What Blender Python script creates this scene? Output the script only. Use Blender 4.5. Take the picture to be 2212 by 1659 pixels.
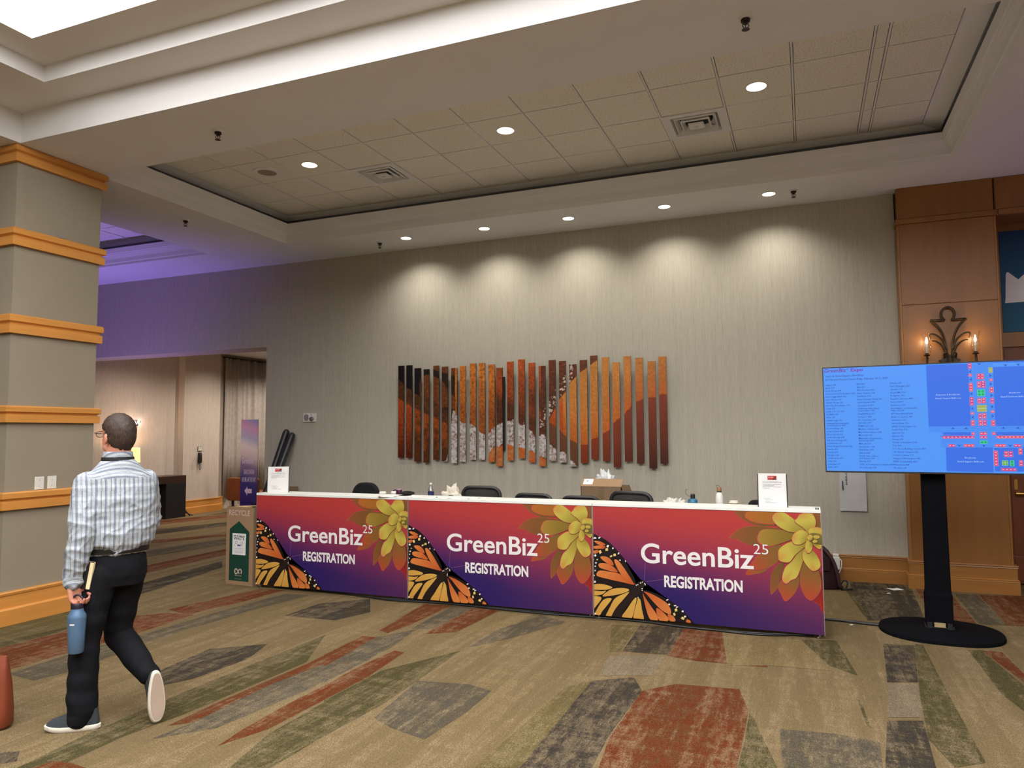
import bpy, bmesh, math, random
from mathutils import Vector, Matrix, noise
for _o in list(bpy.data.objects): bpy.data.objects.remove(_o, do_unlink=True)
SC = bpy.context.scene
COL = SC.collection
R = math.radians
PI = math.pi
random.seed(7)

# ------------------------------------------------------------------ camera
_cam = bpy.data.cameras.new('camera')
_cam.sensor_fit = 'HORIZONTAL'; _cam.sensor_width = 36.0
_cam.lens = 36.0 * 1570.6 / 2212.0
_cam.clip_start = 0.05; _cam.clip_end = 200
CAM = bpy.data.objects.new('camera', _cam); COL.objects.link(CAM)
def _cam_matrix(pitch, yaw, roll, loc):
    fw = Vector((-math.sin(yaw)*math.cos(pitch), math.cos(yaw)*math.cos(pitch), math.sin(pitch)))
    rt = Vector((math.cos(yaw), math.sin(yaw), 0)); up = rt.cross(fw)
    c, s = math.cos(roll), math.sin(roll)
    r2 = rt*c + up*s; u2 = up*c - rt*s
    m = Matrix((( r2.x, u2.x, -fw.x, loc[0]), (r2.y, u2.y, -fw.y, loc[1]), (r2.z, u2.z, -fw.z, loc[2]), (0,0,0,1)))
    return m
CAM.matrix_world = _cam_matrix(R(3.925), R(22.003), R(-0.354), (0, 0, 1.65))
SC.camera = CAM

# ------------------------------------------------------------------ world, exposure
_w = bpy.data.worlds.new('world'); SC.world = _w; _w.use_nodes = True
_bg = _w.node_tree.nodes['Background']
_bg.inputs[0].default_value = (0.9, 0.85, 0.8, 1); _bg.inputs[1].default_value = 0.03
SC.view_settings.view_transform = 'Standard'; SC.view_settings.look = 'None'
SC.view_settings.gamma = 1.0; SC.view_settings.use_curve_mapping = False
SC.view_settings.exposure = 0.0
SC.cycles.use_denoising = True
SC.cycles.max_bounces = 5; SC.cycles.diffuse_bounces = 4; SC.cycles.adaptive_threshold = 0.02; SC.cycles.sample_clamp_indirect = 6.0
SC.cycles.caustics_reflective = False; SC.cycles.caustics_refractive = False

# ------------------------------------------------------------------ light levels
COFFER_E = 6.2        # glow of the luminous panel inside the raised coffer
WASH_W = 108.0         # wall-washer downlights
TILE_W = 150.0         # downlights in the tiled ceiling
PURPLE_W = 105.0      # purple event uplights
HALL_W = 75.0         # unseen downlights of the side corridor
FILL_W = 85.0       # added fill downlights, all out of view

def lamp(name, kind, loc, energy, color, parent=None, rot=None, **kw):
    l = bpy.data.lights.new(name, kind); l.energy = energy; l.color = color
    for k, v in kw.items(): setattr(l, k, v)
    o = bpy.data.objects.new(name, l); COL.objects.link(o); o.location = loc
    if rot: o.rotation_euler = rot
    if parent: o.parent = parent
    return o
# measured outlines
SLATS=[(-5.348, -5.256, 1.326, 2.625), (-5.218, -5.126, 1.326, 2.626), (-5.086, -4.985, 1.274, 2.579), (-4.94, -4.852, 1.259, 2.559), (-4.788, -4.699, 1.302, 2.603), (-4.655, -4.563, 1.281, 2.583), (-4.509, -4.419, 1.257, 2.559), (-4.379, -4.29, 1.278, 2.582), (-4.228, -4.135, 1.308, 2.609), (-4.094, -4.002, 1.307, 2.608), (-3.954, -3.858, 1.279, 2.584), (-3.834, -3.747, 1.224, 2.533), (-3.68, -3.589, 1.302, 2.61), (-3.52, -3.428, 1.33, 2.633), (-3.375, -3.285, 1.28, 2.582), (-3.232, -3.139, 1.23, 2.537), (-3.093, -2.998, 1.299, 2.606), (-2.952, -2.86, 1.28, 2.587), (-2.813, -2.717, 1.232, 2.539), (-2.672, -2.576, 1.276, 2.587), (-2.533, -2.439, 1.324, 2.638), (-2.383, -2.29, 1.301, 2.61), (-2.247, -2.154, 1.228, 2.539), (-2.103, -2.009, 1.299, 2.611), (-1.952, -1.861, 1.276, 2.584), (-1.8, -1.705, 1.22, 2.534), (-1.664, -1.57, 1.276, 2.587)]
ART_EDGE=[(-3.088, 1.798), (-3.081, 1.84), (-2.997, 1.995), (-2.952, 2.083), (-2.857, 2.195), (-2.812, 2.289), (-2.711, 2.383), (-2.674, 2.423), (-2.572, 2.483), (-2.534, 2.517), (-2.44, 2.572), (-2.318, 2.649)]
ART_SHADE=[(-3.088, 1.798), (-2.944, 1.695), (-2.857, 1.612), (-2.796, 1.57), (-2.704, 1.529), (-2.582, 1.511), (-2.527, 1.569), (-2.436, 1.601), (-2.378, 1.642), (-2.285, 1.702), (-2.242, 1.771), (-2.158, 1.842), (-2.093, 1.89), (-2.0, 2.021), (-1.951, 2.031), (-1.858, 2.077), (-1.797, 2.076), (-1.697, 2.105), (-1.663, 2.113), (-1.569, 2.119), (-1.46, 2.139)]
ART_FOAM_TOP=[(-4.614, 1.259), (-4.557, 1.354), (-4.486, 1.986), (-4.437, 1.94), (-4.388, 1.839), (-4.297, 1.812), (-4.193, 1.774), (-4.09, 1.673), (-4.002, 1.623), (-3.92, 1.709), (-3.819, 1.77), (-3.705, 1.805), (-3.598, 1.841), (-3.507, 1.797), (-3.422, 1.766), (-3.377, 1.705), (-3.261, 1.644), (-3.147, 1.607), (-3.084, 1.529), (-2.996, 1.464), (-2.897, 1.416), (-2.823, 1.334), (-2.762, 1.276), (-2.702, 1.218)]
ART_FOAM_BOT=[(-4.614, 1.196), (-4.438, 1.198), (-4.333, 1.23), (-4.085, 1.264), (-3.976, 1.357), (-3.948, 1.419), (-3.854, 1.475), (-3.753, 1.499), (-3.653, 1.511), (-3.555, 1.481), (-3.424, 1.463), (-3.328, 1.421), (-3.232, 1.361), (-3.137, 1.314), (-3.011, 1.274), (-2.825, 1.228), (-2.702, 1.206)]
ART_SPRAY=[(-3.222, 1.782), (-3.157, 1.859), (-3.079, 1.99), (-3.015, 2.097), (-2.925, 2.238), (-2.861, 2.344), (-2.76, 2.46)]
ART_RIDGE1=[(-5.387, 2.179), (-5.273, 2.124), (-5.05, 1.996), (-4.794, 1.895), (-4.614, 1.816), (-4.437, 1.669)]
ART_RIDGE0=[(-5.388, 2.462), (-5.199, 2.305), (-5.05, 2.21), (-4.83, 2.14), (-4.614, 1.988), (-4.437, 1.858)]
ART_LIT=[(-4.758, 2.344), (-4.543, 2.433), (-4.401, 2.523), (-4.261, 2.581), (-4.053, 2.604), (-3.916, 2.505), (-3.782, 2.313)]
BF_BODY=[(-0.021, 0.705), (0.051, 0.695), (0.113, 0.668), (0.174, 0.625), (0.235, 0.564), (0.29, 0.488), (0.335, 0.415), (0.37, 0.351), (0.392, 0.294), (0.424, 0.321), (0.448, 0.331), (0.473, 0.317), (0.473, 0.295), (0.453, 0.278), (0.445, 0.248), (0.483, 0.248), (0.56, 0.227), (0.628, 0.199), (0.704, 0.16), (0.761, 0.123), (0.808, 0.079), (0.845, 0.041), (0.878, 0.004), (0.877, -0.044), (-0.015, -0.033)]
BF_CELLS={'o': [[(0.016, 0.651), (0.072, 0.647), (0.118, 0.622), (0.072, 0.614), (0.031, 0.631)], [(0.009, 0.602), (0.062, 0.613), (0.113, 0.609), (0.103, 0.588), (0.052, 0.581), (0.013, 0.583)], [(0.006, 0.56), (0.047, 0.572), (0.052, 0.551), (0.017, 0.537)], [(0.068, 0.51), (0.124, 0.517), (0.169, 0.49), (0.187, 0.445), (0.124, 0.462)], [(0.195, 0.491), (0.225, 0.493), (0.275, 0.437), (0.325, 0.365), (0.365, 0.305), (0.38, 0.289), (0.315, 0.323), (0.255, 0.369), (0.215, 0.434)], [(0.053, 0.45), (0.104, 0.459), (0.175, 0.44), (0.225, 0.388), (0.145, 0.396), (0.063, 0.417)], [(0.033, 0.365), (0.064, 0.392), (0.145, 0.388), (0.235, 0.376), (0.305, 0.33), (0.37, 0.289), (0.266, 0.303), (0.145, 0.321), (0.043, 0.34)], [(0.444, 0.215), (0.463, 0.188), (0.521, 0.106), (0.56, 0.052), (0.57, 0.002), (0.512, -0.002), (0.478, 0.062)], [(0.453, 0.237), (0.521, 0.221), (0.599, 0.185), (0.656, 0.148), (0.685, 0.094), (0.675, 0.061), (0.608, 0.088), (0.541, 0.148), (0.483, 0.21)], [(0.56, 0.105), (0.637, 0.058), (0.661, 0.007), (0.584, 0.001)], [(0.658, 0.063), (0.704, 0.047), (0.721, 0.009), (0.67, 0.008)], [(0.817, 0.031), (0.84, 0.025), (0.85, 0.006), (0.812, 0.007)]], 'y': [[(-0.007, 0.261), (0.074, 0.275), (0.161, 0.259), (0.166, 0.243), (0.105, 0.226), (-0.007, 0.223)], [(0.085, 0.175), (0.126, 0.211), (0.176, 0.239), (0.256, 0.253), (0.315, 0.248), (0.32, 0.232), (0.256, 0.203), (0.166, 0.179), (0.095, 0.166)], [(-0.007, 0.209), (0.075, 0.21), (0.115, 0.217), (0.075, 0.183), (-0.006, 0.169)], [(-0.011, 0.152), (0.06, 0.161), (0.07, 0.14), (0.025, 0.079), (-0.011, 0.043)], [(0.01, 0.011), (0.086, 0.133), (0.166, 0.154), (0.126, 0.094), (0.076, 0.032), (0.046, -0.02), (0.01, -0.023)], [(0.102, -0.024), (0.146, 0.071), (0.196, 0.157), (0.276, 0.204), (0.327, 0.22), (0.266, 0.146), (0.207, 0.075), (0.152, -0.02)], [(0.237, -0.013), (0.296, 0.065), (0.355, 0.152), (0.387, 0.179), (0.38, 0.121), (0.336, -0.014), (0.257, -0.02)], [(0.393, 0.146), (0.404, 0.176), (0.424, 0.157), (0.434, 0.083), (0.446, -0.01), (0.356, -0.017)]]}
BF_SPOTS=[(0.021, 0.677, 0.0165, 0.0092), (0.062, 0.681, 0.0128, 0.0083), (0.138, 0.61, 0.011, 0.0147), (0.128, 0.58, 0.0147, 0.0165), (0.184, 0.594, 0.0083, 0.0092), (0.235, 0.552, 0.0064, 0.0128), (0.199, 0.537, 0.0147, 0.0147), (0.167, 0.523, 0.0147, 0.0092), (0.247, 0.494, 0.0073, 0.0073), (0.295, 0.488, 0.0046, 0.011), (0.068, 0.556, 0.0138, 0.0183), (0.022, 0.522, 0.011, 0.0128), (0.04, 0.487, 0.0083, 0.0064), (0.004, 0.485, 0.0064, 0.0073), (0.027, 0.457, 0.0083, 0.0101), (0.02, 0.427, 0.0073, 0.0073), (0.018, 0.389, 0.0064, 0.0083), (0.008, 0.346, 0.0073, 0.0073), (0.015, 0.29, 0.0101, 0.0119), (0.656, 0.181, 0.0128, 0.0064), (0.671, 0.144, 0.0092, 0.0092), (0.721, 0.137, 0.0138, 0.0064), (0.737, 0.126, 0.0138, 0.0055), (0.784, 0.095, 0.0092, 0.0101), (0.728, 0.101, 0.0138, 0.0165), (0.713, 0.064, 0.011, 0.0165), (0.784, 0.037, 0.0165, 0.0147), (0.803, 0.053, 0.011, 0.0092), (0.389, 0.286, 0.0064, 0.0055), (0.402, 0.291, 0.0055, 0.0055), (0.427, 0.308, 0.0064, 0.0064), (0.443, 0.316, 0.0055, 0.0055), (0.463, 0.305, 0.0055, 0.0064), (0.468, 0.295, 0.0055, 0.0055), (0.439, 0.26, 0.0064, 0.0064), (0.439, 0.245, 0.0055, 0.0055), (0.402, 0.181, 0.0055, 0.0055), (-0.005, 0.031, 0.0092, 0.0092), (0.015, 0.011, 0.0092, 0.0073)]
BF_ANT=[[(0.463, 0.328), (0.461, 0.365), (0.468, 0.423), (0.471, 0.485)], [(0.478, 0.323), (0.521, 0.331), (0.58, 0.344), (0.63, 0.355)]]
BF_THORAX=[(0.443, 0.331), (0.473, 0.308), (0.434, 0.248), (0.365, 0.169), (0.286, 0.073), (0.237, -0.022), (0.157, -0.028), (0.197, 0.066), (0.286, 0.172), (0.365, 0.268), (0.404, 0.312)]
PETALS=[('b', [(1.237, 0.941), (1.262, 0.96), (1.535, 0.962), (1.56, 0.868), (1.453, 0.84), (1.382, 0.854), (1.311, 0.883), (1.266, 0.917)]), ('b2', [(1.32, 0.923), (1.348, 0.956), (1.455, 0.961), (1.561, 0.961), (1.542, 0.873), (1.471, 0.865), (1.391, 0.874), (1.338, 0.896)]), ('b', [(1.855, 0.965), (1.904, 0.964), (1.903, 0.787), (1.852, 0.808), (1.828, 0.877)]), ('dr', [(1.821, 0.272), (1.869, 0.34), (1.854, 0.477), (1.895, 0.457), (1.899, 0.185), (1.859, 0.241)]), ('b', [(1.191, 0.73), (1.237, 0.784), (1.301, 0.823), (1.391, 0.836), (1.489, 0.83), (1.629, 0.811), (1.54, 0.733), (1.451, 0.688), (1.362, 0.682), (1.291, 0.703), (1.246, 0.727)]), ('r', [(1.315, 0.438), (1.333, 0.479), (1.413, 0.491), (1.484, 0.503), (1.44, 0.465), (1.377, 0.446)]), ('r', [(1.342, 0.503), (1.361, 0.536), (1.415, 0.609), (1.486, 0.658), (1.574, 0.688), (1.6, 0.634), (1.573, 0.578), (1.529, 0.537), (1.458, 0.498), (1.378, 0.488)]), ('ol', [(1.412, 0.728), (1.421, 0.772), (1.444, 0.804), (1.488, 0.816), (1.576, 0.813), (1.681, 0.802), (1.706, 0.771), (1.61, 0.72), (1.495, 0.682), (1.438, 0.697)]), ('b', [(1.5, 0.394), (1.519, 0.474), (1.572, 0.539), (1.603, 0.552), (1.589, 0.478), (1.57, 0.414), (1.552, 0.351), (1.526, 0.318), (1.502, 0.301)]), ('r', [(1.561, 0.352), (1.588, 0.415), (1.624, 0.479), (1.701, 0.453), (1.716, 0.423), (1.699, 0.353), (1.664, 0.296), (1.611, 0.251), (1.582, 0.299)]), ('r', [(1.73, 0.385), (1.734, 0.486), (1.754, 0.58), (1.847, 0.523), (1.875, 0.44), (1.873, 0.364), (1.843, 0.308), (1.8, 0.273), (1.758, 0.306)]), ('y', [(1.592, 0.423), (1.615, 0.51), (1.668, 0.567), (1.747, 0.672), (1.755, 0.61), (1.736, 0.532), (1.701, 0.445), (1.657, 0.419), (1.62, 0.389)]), ('y', [(1.569, 0.593), (1.572, 0.652), (1.618, 0.697), (1.679, 0.723), (1.757, 0.719), (1.773, 0.697), (1.695, 0.623), (1.651, 0.565), (1.599, 0.561), (1.573, 0.574)]), ('y', [(1.75, 0.603), (1.769, 0.673), (1.816, 0.668), (1.865, 0.608), (1.878, 0.54), (1.83, 0.503), (1.788, 0.531)]), ('y', [(1.53, 0.914), (1.565, 0.956), (1.618, 0.956), (1.674, 0.919), (1.767, 0.844), (1.741, 0.816), (1.681, 0.804), (1.62, 0.819), (1.559, 0.86)]), ('y', [(1.704, 0.885), (1.721, 0.916), (1.748, 0.95), (1.804, 0.956), (1.838, 0.946), (1.855, 0.878), (1.809, 0.795), (1.767, 0.84)]), ('y', [(1.678, 0.762), (1.702, 0.799), (1.754, 0.822), (1.805, 0.783), (1.787, 0.744), (1.739, 0.709), (1.696, 0.707), (1.678, 0.731)]), ('y', [(1.801, 0.799), (1.819, 0.842), (1.87, 0.848), (1.902, 0.833), (1.901, 0.787), (1.852, 0.777)]), ('y2', [(1.772, 0.685), (1.787, 0.74), (1.821, 0.722), (1.824, 0.676), (1.798, 0.642), (1.777, 0.654)]), ('y2', [(1.825, 0.738), (1.864, 0.747), (1.893, 0.725), (1.882, 0.678), (1.842, 0.7)]), ('g', [(1.792, 0.779), (1.835, 0.8), (1.894, 0.787), (1.9, 0.725), (1.842, 0.723), (1.804, 0.744)]), ('y2', [(1.787, 0.767), (1.809, 0.787), (1.83, 0.776), (1.826, 0.753), (1.804, 0.741)]), ('y2', [(1.835, 0.777), (1.869, 0.786), (1.881, 0.767), (1.851, 0.754)]), ('y2', [(1.829, 0.73), (1.843, 0.75), (1.864, 0.739), (1.851, 0.723)])]
CARPET=[('ol', [(-6.704, 4.403), (-6.683, 5.046), (-5.984, 4.525), (-6.105, 4.016)]), ('gn', [(-6.09, 4.006), (-6.005, 4.517), (-5.912, 4.448), (-5.913, 3.891)]), ('ru', [(-5.913, 3.891), (-5.9, 4.47), (-5.81, 4.993), (-5.592, 5.209), (-5.305, 5.249), (-5.271, 4.736), (-5.28, 4.204), (-5.308, 3.5)]), ('ru', [(-5.699, 5.307), (-5.511, 6.377), (-5.215, 6.397), (-5.261, 5.802), (-5.364, 5.227)]), ('gr', [(-5.216, 3.498), (-5.247, 3.982), (-5.182, 4.657), (-5.172, 5.4), (-5.106, 6.264), (-4.808, 6.291), (-4.922, 5.563), (-4.965, 4.63), (-4.858, 3.692), (-4.913, 3.466)]), ('dk', [(-4.277, 3.895), (-4.349, 4.462), (-4.014, 4.733), (-3.887, 4.368), (-3.924, 3.881), (-4.019, 3.703)]), ('dk', [(-4.495, 5.52), (-4.494, 6.013), (-4.133, 6.379), (-3.825, 5.905), (-3.953, 5.532)]), ('gn', [(-3.746, 5.118), (-3.429, 4.458), (-3.482, 3.385), (-3.543, 3.003), (-3.53, 2.619), (-3.711, 2.549), (-3.761, 2.991), (-3.781, 3.565)]), ('ru', [(-3.371, 5.207), (-3.425, 5.186), (-3.404, 4.426), (-3.437, 3.605), (-3.433, 3.218), (-3.336, 3.307), (-3.352, 3.959), (-3.226, 4.984)]), ('gr', [(-3.226, 4.984), (-3.352, 3.959), (-3.336, 3.307), (-3.37, 3.047), (-3.146, 3.303), (-3.064, 3.936), (-3.036, 4.692)]), ('ru', [(-2.992, 4.625), (-3.011, 3.709), (-2.996, 3.337), (-2.963, 3.113), (-2.863, 3.388), (-2.829, 4.373)]), ('gn', [(-2.81, 4.344), (-2.819, 3.783), (-2.816, 3.333), (-2.716, 2.936), (-2.521, 3.012), (-2.51, 3.524), (-2.49, 3.852)]), ('ru', [(-3.633, 2.58), (-3.612, 2.67), (-3.514, 2.687), (-3.271, 2.664), (-3.588, 2.467)]), ('dk', [(-3.97, 2.635), (-3.892, 2.687), (-3.789, 2.601), (-3.858, 2.514)]), ('ru', [(-3.512, 6.375), (-3.219, 6.41), (-3.254, 5.61), (-3.289, 5.342), (-3.397, 5.384)]), ('gr', [(-3.219, 6.41), (-2.993, 6.422), (-2.998, 5.591), (-3.172, 5.525)]), ('ru', [(-2.993, 6.422), (-2.717, 6.385), (-2.765, 5.567), (-2.989, 5.428)]), ('tn', [(-2.717, 6.385), (-2.379, 6.376), (-2.445, 5.743), (-2.765, 5.567)]), ('ru', [(-3.418, 4.653), (-3.438, 5.194), (-3.312, 5.199), (-3.248, 4.423)]), ('gr', [(-3.248, 4.423), (-3.312, 5.199), (-3.118, 5.545), (-3.048, 5.0), (-3.043, 4.145)]), ('ru', [(-3.003, 4.091), (-3.013, 4.492), (-2.978, 4.933), (-2.884, 4.924), (-2.829, 4.298), (-2.853, 3.889)]), ('gn', [(-2.504, 5.114), (-2.817, 4.489), (-2.836, 3.865), (-2.511, 3.425), (-2.464, 3.948), (-2.48, 4.504)]), ('gr', [(-2.473, 4.399), (-2.129, 4.46), (-1.934, 4.401), (-1.928, 4.038), (-1.974, 3.586), (-2.227, 3.657), (-2.396, 3.748)]), ('gr', [(-2.465, 5.792), (-2.287, 6.345), (-2.002, 6.201), (-2.284, 5.537), (-2.488, 5.213)]), ('ol', [(-1.611, 6.258), (-1.39, 6.313), (-1.364, 5.538), (-1.438, 5.473)]), ('dk', [(-1.382, 6.345), (-1.016, 6.367), (-1.004, 5.572), (-1.349, 5.53)]), ('ru', [(-1.013, 6.351), (-0.41, 6.35), (-0.307, 5.526), (-0.808, 5.497), (-1.012, 5.547)]), ('lt', [(-1.417, 5.393), (-1.024, 5.542), (-1.028, 5.06), (-1.368, 4.93)]), ('dk', [(-1.383, 4.816), (-1.137, 4.982), (-1.031, 4.747), (-1.055, 3.988), (-1.037, 3.589), (-1.04, 3.268), (-1.38, 3.135), (-1.368, 3.46), (-1.374, 3.795)]), ('ol', [(-1.511, 4.629), (-1.383, 4.816), (-1.374, 3.795), (-1.368, 3.46), (-1.577, 3.379)]), ('ru', [(-1.031, 4.747), (-0.852, 4.95), (-0.455, 5.001), (-0.373, 4.638), (-0.369, 4.162), (-0.373, 3.809), (-0.356, 3.455), (-1.004, 3.202), (-1.006, 3.601), (-1.044, 3.946)]), ('gn', [(-0.367, 4.67), (-0.285, 4.311), (-0.185, 3.919), (-0.149, 3.716), (-0.366, 3.632), (-0.369, 3.848), (-0.361, 4.212)]), ('tn', [(-0.704, 6.377), (-0.095, 6.344), (0.094, 5.604), (-0.288, 5.575), (-0.575, 5.466)]), ('gn', [(-0.095, 6.344), (0.164, 6.417), (0.269, 5.559), (0.097, 5.722)]), ('dk', [(0.499, 6.445), (0.721, 6.482), (0.628, 5.554), (0.44, 5.481)]), ('lt', [(0.436, 5.446), (0.634, 5.521), (0.563, 4.891), (0.384, 4.822)]), ('dk', [(0.374, 4.765), (0.564, 4.839), (0.528, 3.98), (0.283, 3.885)]), ('gn', [(0.728, 6.532), (0.781, 6.505), (0.773, 5.378), (0.776, 4.353), (0.623, 4.233), (0.553, 4.565), (0.604, 5.281)]), ('ru', [(1.17, 6.513), (1.299, 6.517), (1.317, 5.996), (1.323, 5.718), (1.271, 5.8)]), ('gn', [(1.077, 6.478), (1.17, 6.513), (1.267, 5.599), (1.166, 5.045), (1.084, 5.497)]), ('dk', [(0.385, 8.932), (0.969, 9.053), (0.958, 8.436), (0.905, 7.36), (0.445, 7.187), (0.387, 8.064)]), ('gn', [(0.317, 8.537), (0.382, 8.561), (0.458, 7.192), (0.419, 7.398)]), ('ru', [(1.007, 8.837), (1.138, 8.669), (1.038, 7.663), (0.997, 7.85)]), ('ru', [(1.303, 8.484), (1.3, 7.388), (1.099, 7.226)]), ('ru', [(1.558, 8.7), (2.085, 8.775), (1.871, 7.432), (1.524, 7.415)]), ('gr', [(1.346, 8.662), (1.542, 8.694), (1.524, 7.415), (1.311, 7.381)]), ('gr', [(-0.194, 4.419), (0.105, 4.462), (0.307, 4.425), (0.291, 3.976), (-0.151, 3.803)]), ('gn', [(0.236, 5.078), (0.257, 5.041), (0.28, 4.603), (0.262, 4.645)]), ('ru', [(-9.725, 8.626), (-9.074, 9.644), (-8.908, 9.468), (-9.475, 8.405)]), ('ru', [(-7.871, 6.839), (-7.908, 8.393), (-7.541, 8.005), (-7.454, 6.479)]), ('dk', [(-6.971, 6.088), (-7.201, 7.58), (-6.85, 7.212), (-6.507, 5.686)]), ('gr', [(-8.918, 7.85), (-8.645, 9.17), (-8.278, 8.783), (-8.442, 7.397)]), ('ru', [(-11.894, 10.666), (-11.291, 11.989), (-10.91, 11.586), (-11.281, 10.119)]), ('dk', [(-10.806, 9.598), (-10.329, 10.971), (-9.907, 10.525), (-10.253, 9.109)])]
TV_ROOM=[('mid', [(0.2944, 0.4468), (0.4612, 0.4442), (0.459, -0.0757), (0.2935, -0.0741)]), ('mid', [(-0.0033, -0.0712), (0.6479, -0.0746), (0.6406, -0.2374), (0.0776, -0.2387), (0.0792, -0.1168), (-0.0003, -0.1147)]), ('dk', [(-0.0036, 0.4375), (0.2953, 0.4368), (0.2937, -0.0687), (-0.0032, -0.0696)]), ('dk', [(0.462, 0.4023), (0.6694, 0.4004), (0.648, -0.0723), (0.4593, -0.0704)]), ('dk', [(0.4563, 0.4482), (0.6717, 0.4527), (0.6707, 0.4288), (0.4577, 0.436)]), ('dk', [(0.0973, -0.1169), (0.2935, -0.1182), (0.2924, -0.1448), (0.0962, -0.1439)]), ('dk', [(0.4604, -0.1178), (0.646, -0.1168), (0.6447, -0.1464), (0.4592, -0.1456)]), ('dk', [(0.1109, -0.2402), (0.4342, -0.2394), (0.4319, -0.4379), (0.1084, -0.4335)]), ('dk', [(0.4435, -0.2431), (0.63, -0.2404), (0.6277, -0.4272), (0.4404, -0.4303)])]
TV_RECT=[('r', (0.2923, 0.3946, 0.3177, 0.4396)), ('r', (0.2929, 0.3315, 0.3167, 0.3535)), ('r', (0.2924, 0.2117, 0.3188, 0.2798)), ('r', (0.2928, 0.0969, 0.3204, 0.165)), ('r', (0.293, 0.0235, 0.3179, 0.0429)), ('r', (0.2938, -0.0665, 0.3191, -0.0211)), ('r', (0.3491, 0.3063, 0.375, 0.3527)), ('r', (0.3744, 0.3068, 0.3995, 0.3516)), ('r', (0.3496, 0.2405, 0.3736, 0.2878)), ('r', (0.3746, 0.2366, 0.4061, 0.2942)), ('r', (0.3467, 0.1109, 0.3712, 0.156)), ('r', (0.3764, 0.1125, 0.4028, 0.1574)), ('r', (0.3479, -0.0108, 0.3711, 0.0343)), ('r', (0.3757, -0.0097, 0.4013, 0.0338)), ('r', (0.3475, -0.0655, 0.3721, -0.0188)), ('r', (0.3752, -0.0658, 0.4009, -0.0192)), ('r', (0.4334, 0.2879, 0.458, 0.3097)), ('r', (0.4314, 0.1968, 0.4588, 0.2414)), ('r', (0.4339, 0.1088, 0.4588, 0.1536)), ('r', (0.4333, 0.0355, 0.4584, 0.0554)), ('r', (0.4326, -0.0694, 0.4588, -0.023)), ('r', (0.0892, -0.1686, 0.3118, -0.1472)), ('r', (0.2945, -0.141, 0.3182, -0.1184)), ('r', (0.3508, -0.1413, 0.3986, -0.1174)), ('r', (0.3515, -0.1693, 0.3999, -0.1476)), ('r', (0.4339, -0.1417, 0.4584, -0.1193)), ('r', (0.4613, -0.1689, 0.6447, -0.1472)), ('r', (0.129, -0.2371, 0.1776, -0.214)), ('r', (0.2378, -0.2368, 0.3096, -0.2139)), ('r', (0.4489, -0.2364, 0.5224, -0.2138)), ('r', (0.5757, -0.2361, 0.6232, -0.2138)), ('r', (0.4373, -0.3855, 0.4659, -0.2663)), ('r', (0.5072, -0.3153, 0.5337, -0.269)), ('r', (0.5367, -0.3151, 0.5649, -0.2688)), ('r', (0.6028, -0.2946, 0.6279, -0.2464)), ('r', (0.6031, -0.3855, 0.6286, -0.3395)), ('r', (0.4835, -0.4259, 0.5838, -0.4021)), ('g', (0.3479, 0.1718, 0.3991, 0.2221)), ('g', (0.351, -0.2109, 0.3982, -0.1868)), ('g', (0.5435, -0.3863, 0.5704, -0.3415)), ('y', (0.3413, 0.0448, 0.406, 0.0989)), ('y', (0.4318, 0.3564, 0.4593, 0.3986)), ('l', (0.4911, -0.3811, 0.5304, -0.3434))]
TV_TRI=[('u', 0.1672, -0.0828), ('u', 0.2579, -0.0836), ('u', 0.5118, -0.0822), ('u', 0.6067, -0.0831), ('d', 0.2047, -0.2285), ('d', 0.3733, -0.2298), ('d', 0.5498, -0.2295), ('d', 0.3705, 0.4279), ('d', 0.5467, 0.4098), ('d', 0.6314, 0.4111), ('l', 0.3031, 0.3725), ('l', 0.3043, 0.308), ('l', 0.3033, 0.1907), ('l', 0.3048, 0.0722), ('l', 0.3045, 0.002), ('r', 0.4449, 0.333), ('r', 0.4445, 0.2647), ('r', 0.4457, 0.1752), ('r', 0.4456, 0.0844), ('r', 0.4462, 0.0089)]
TV_WTXT=[('Keynotes & Breakouts', 0.1437, 0.1899), ('Grand Canyon Ballroom', 0.1425, 0.1605), ('Breakouts', 0.5998, 0.1933), ('Grand Sonoran Ballroom', 0.5953, 0.1619), ('Breakouts', 0.2784, -0.3232), ('Grand Saguaro Ballroom', 0.2772, -0.3536)]
# ------------------------------------------------------------------ materials
MATS = {}
def lin(c):
    return tuple((v/12.92 if v <= 0.04045 else ((v+0.055)/1.055)**2.4) for v in c)
def s255(r, g, b): return lin((r/255, g/255, b/255))
def nodemat(name):
    m = bpy.data.materials.new(name); m.use_nodes = True
    nt = m.node_tree; b = nt.nodes['Principled BSDF']; MATS[name] = m
    return m, nt, b
def setp(b, rough=0.6, metal=0.0, spec=0.4):
    b.inputs['Roughness'].default_value = rough; b.inputs['Metallic'].default_value = metal
    b.inputs['Specular IOR Level'].default_value = spec
def ramp(nt, fac, stops):
    n = nt.nodes.new('ShaderNodeValToRGB'); cr = n.color_ramp
    while len(cr.elements) < len(stops): cr.elements.new(0.5)
    for e, (p, c) in zip(cr.elements, stops):
        e.position = p; e.color = (c[0], c[1], c[2], 1) if not isinstance(c, (int, float)) else (c, c, c, 1)
    nt.links.new(fac, n.inputs[0]); return n.outputs[0]
def noise_n(nt, vec, scale, detail=4, rough=0.6):
    n = nt.nodes.new('ShaderNodeTexNoise'); n.inputs['Scale'].default_value = scale
    n.inputs['Detail'].default_value = detail; n.inputs['Roughness'].default_value = rough
    nt.links.new(vec, n.inputs['Vector']); return n.outputs['Fac']
def scaled(nt, vec, s):
    n = nt.nodes.new('ShaderNodeMapping'); n.inputs['Scale'].default_value = s
    nt.links.new(vec, n.inputs['Vector']); return n.outputs[0]
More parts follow.
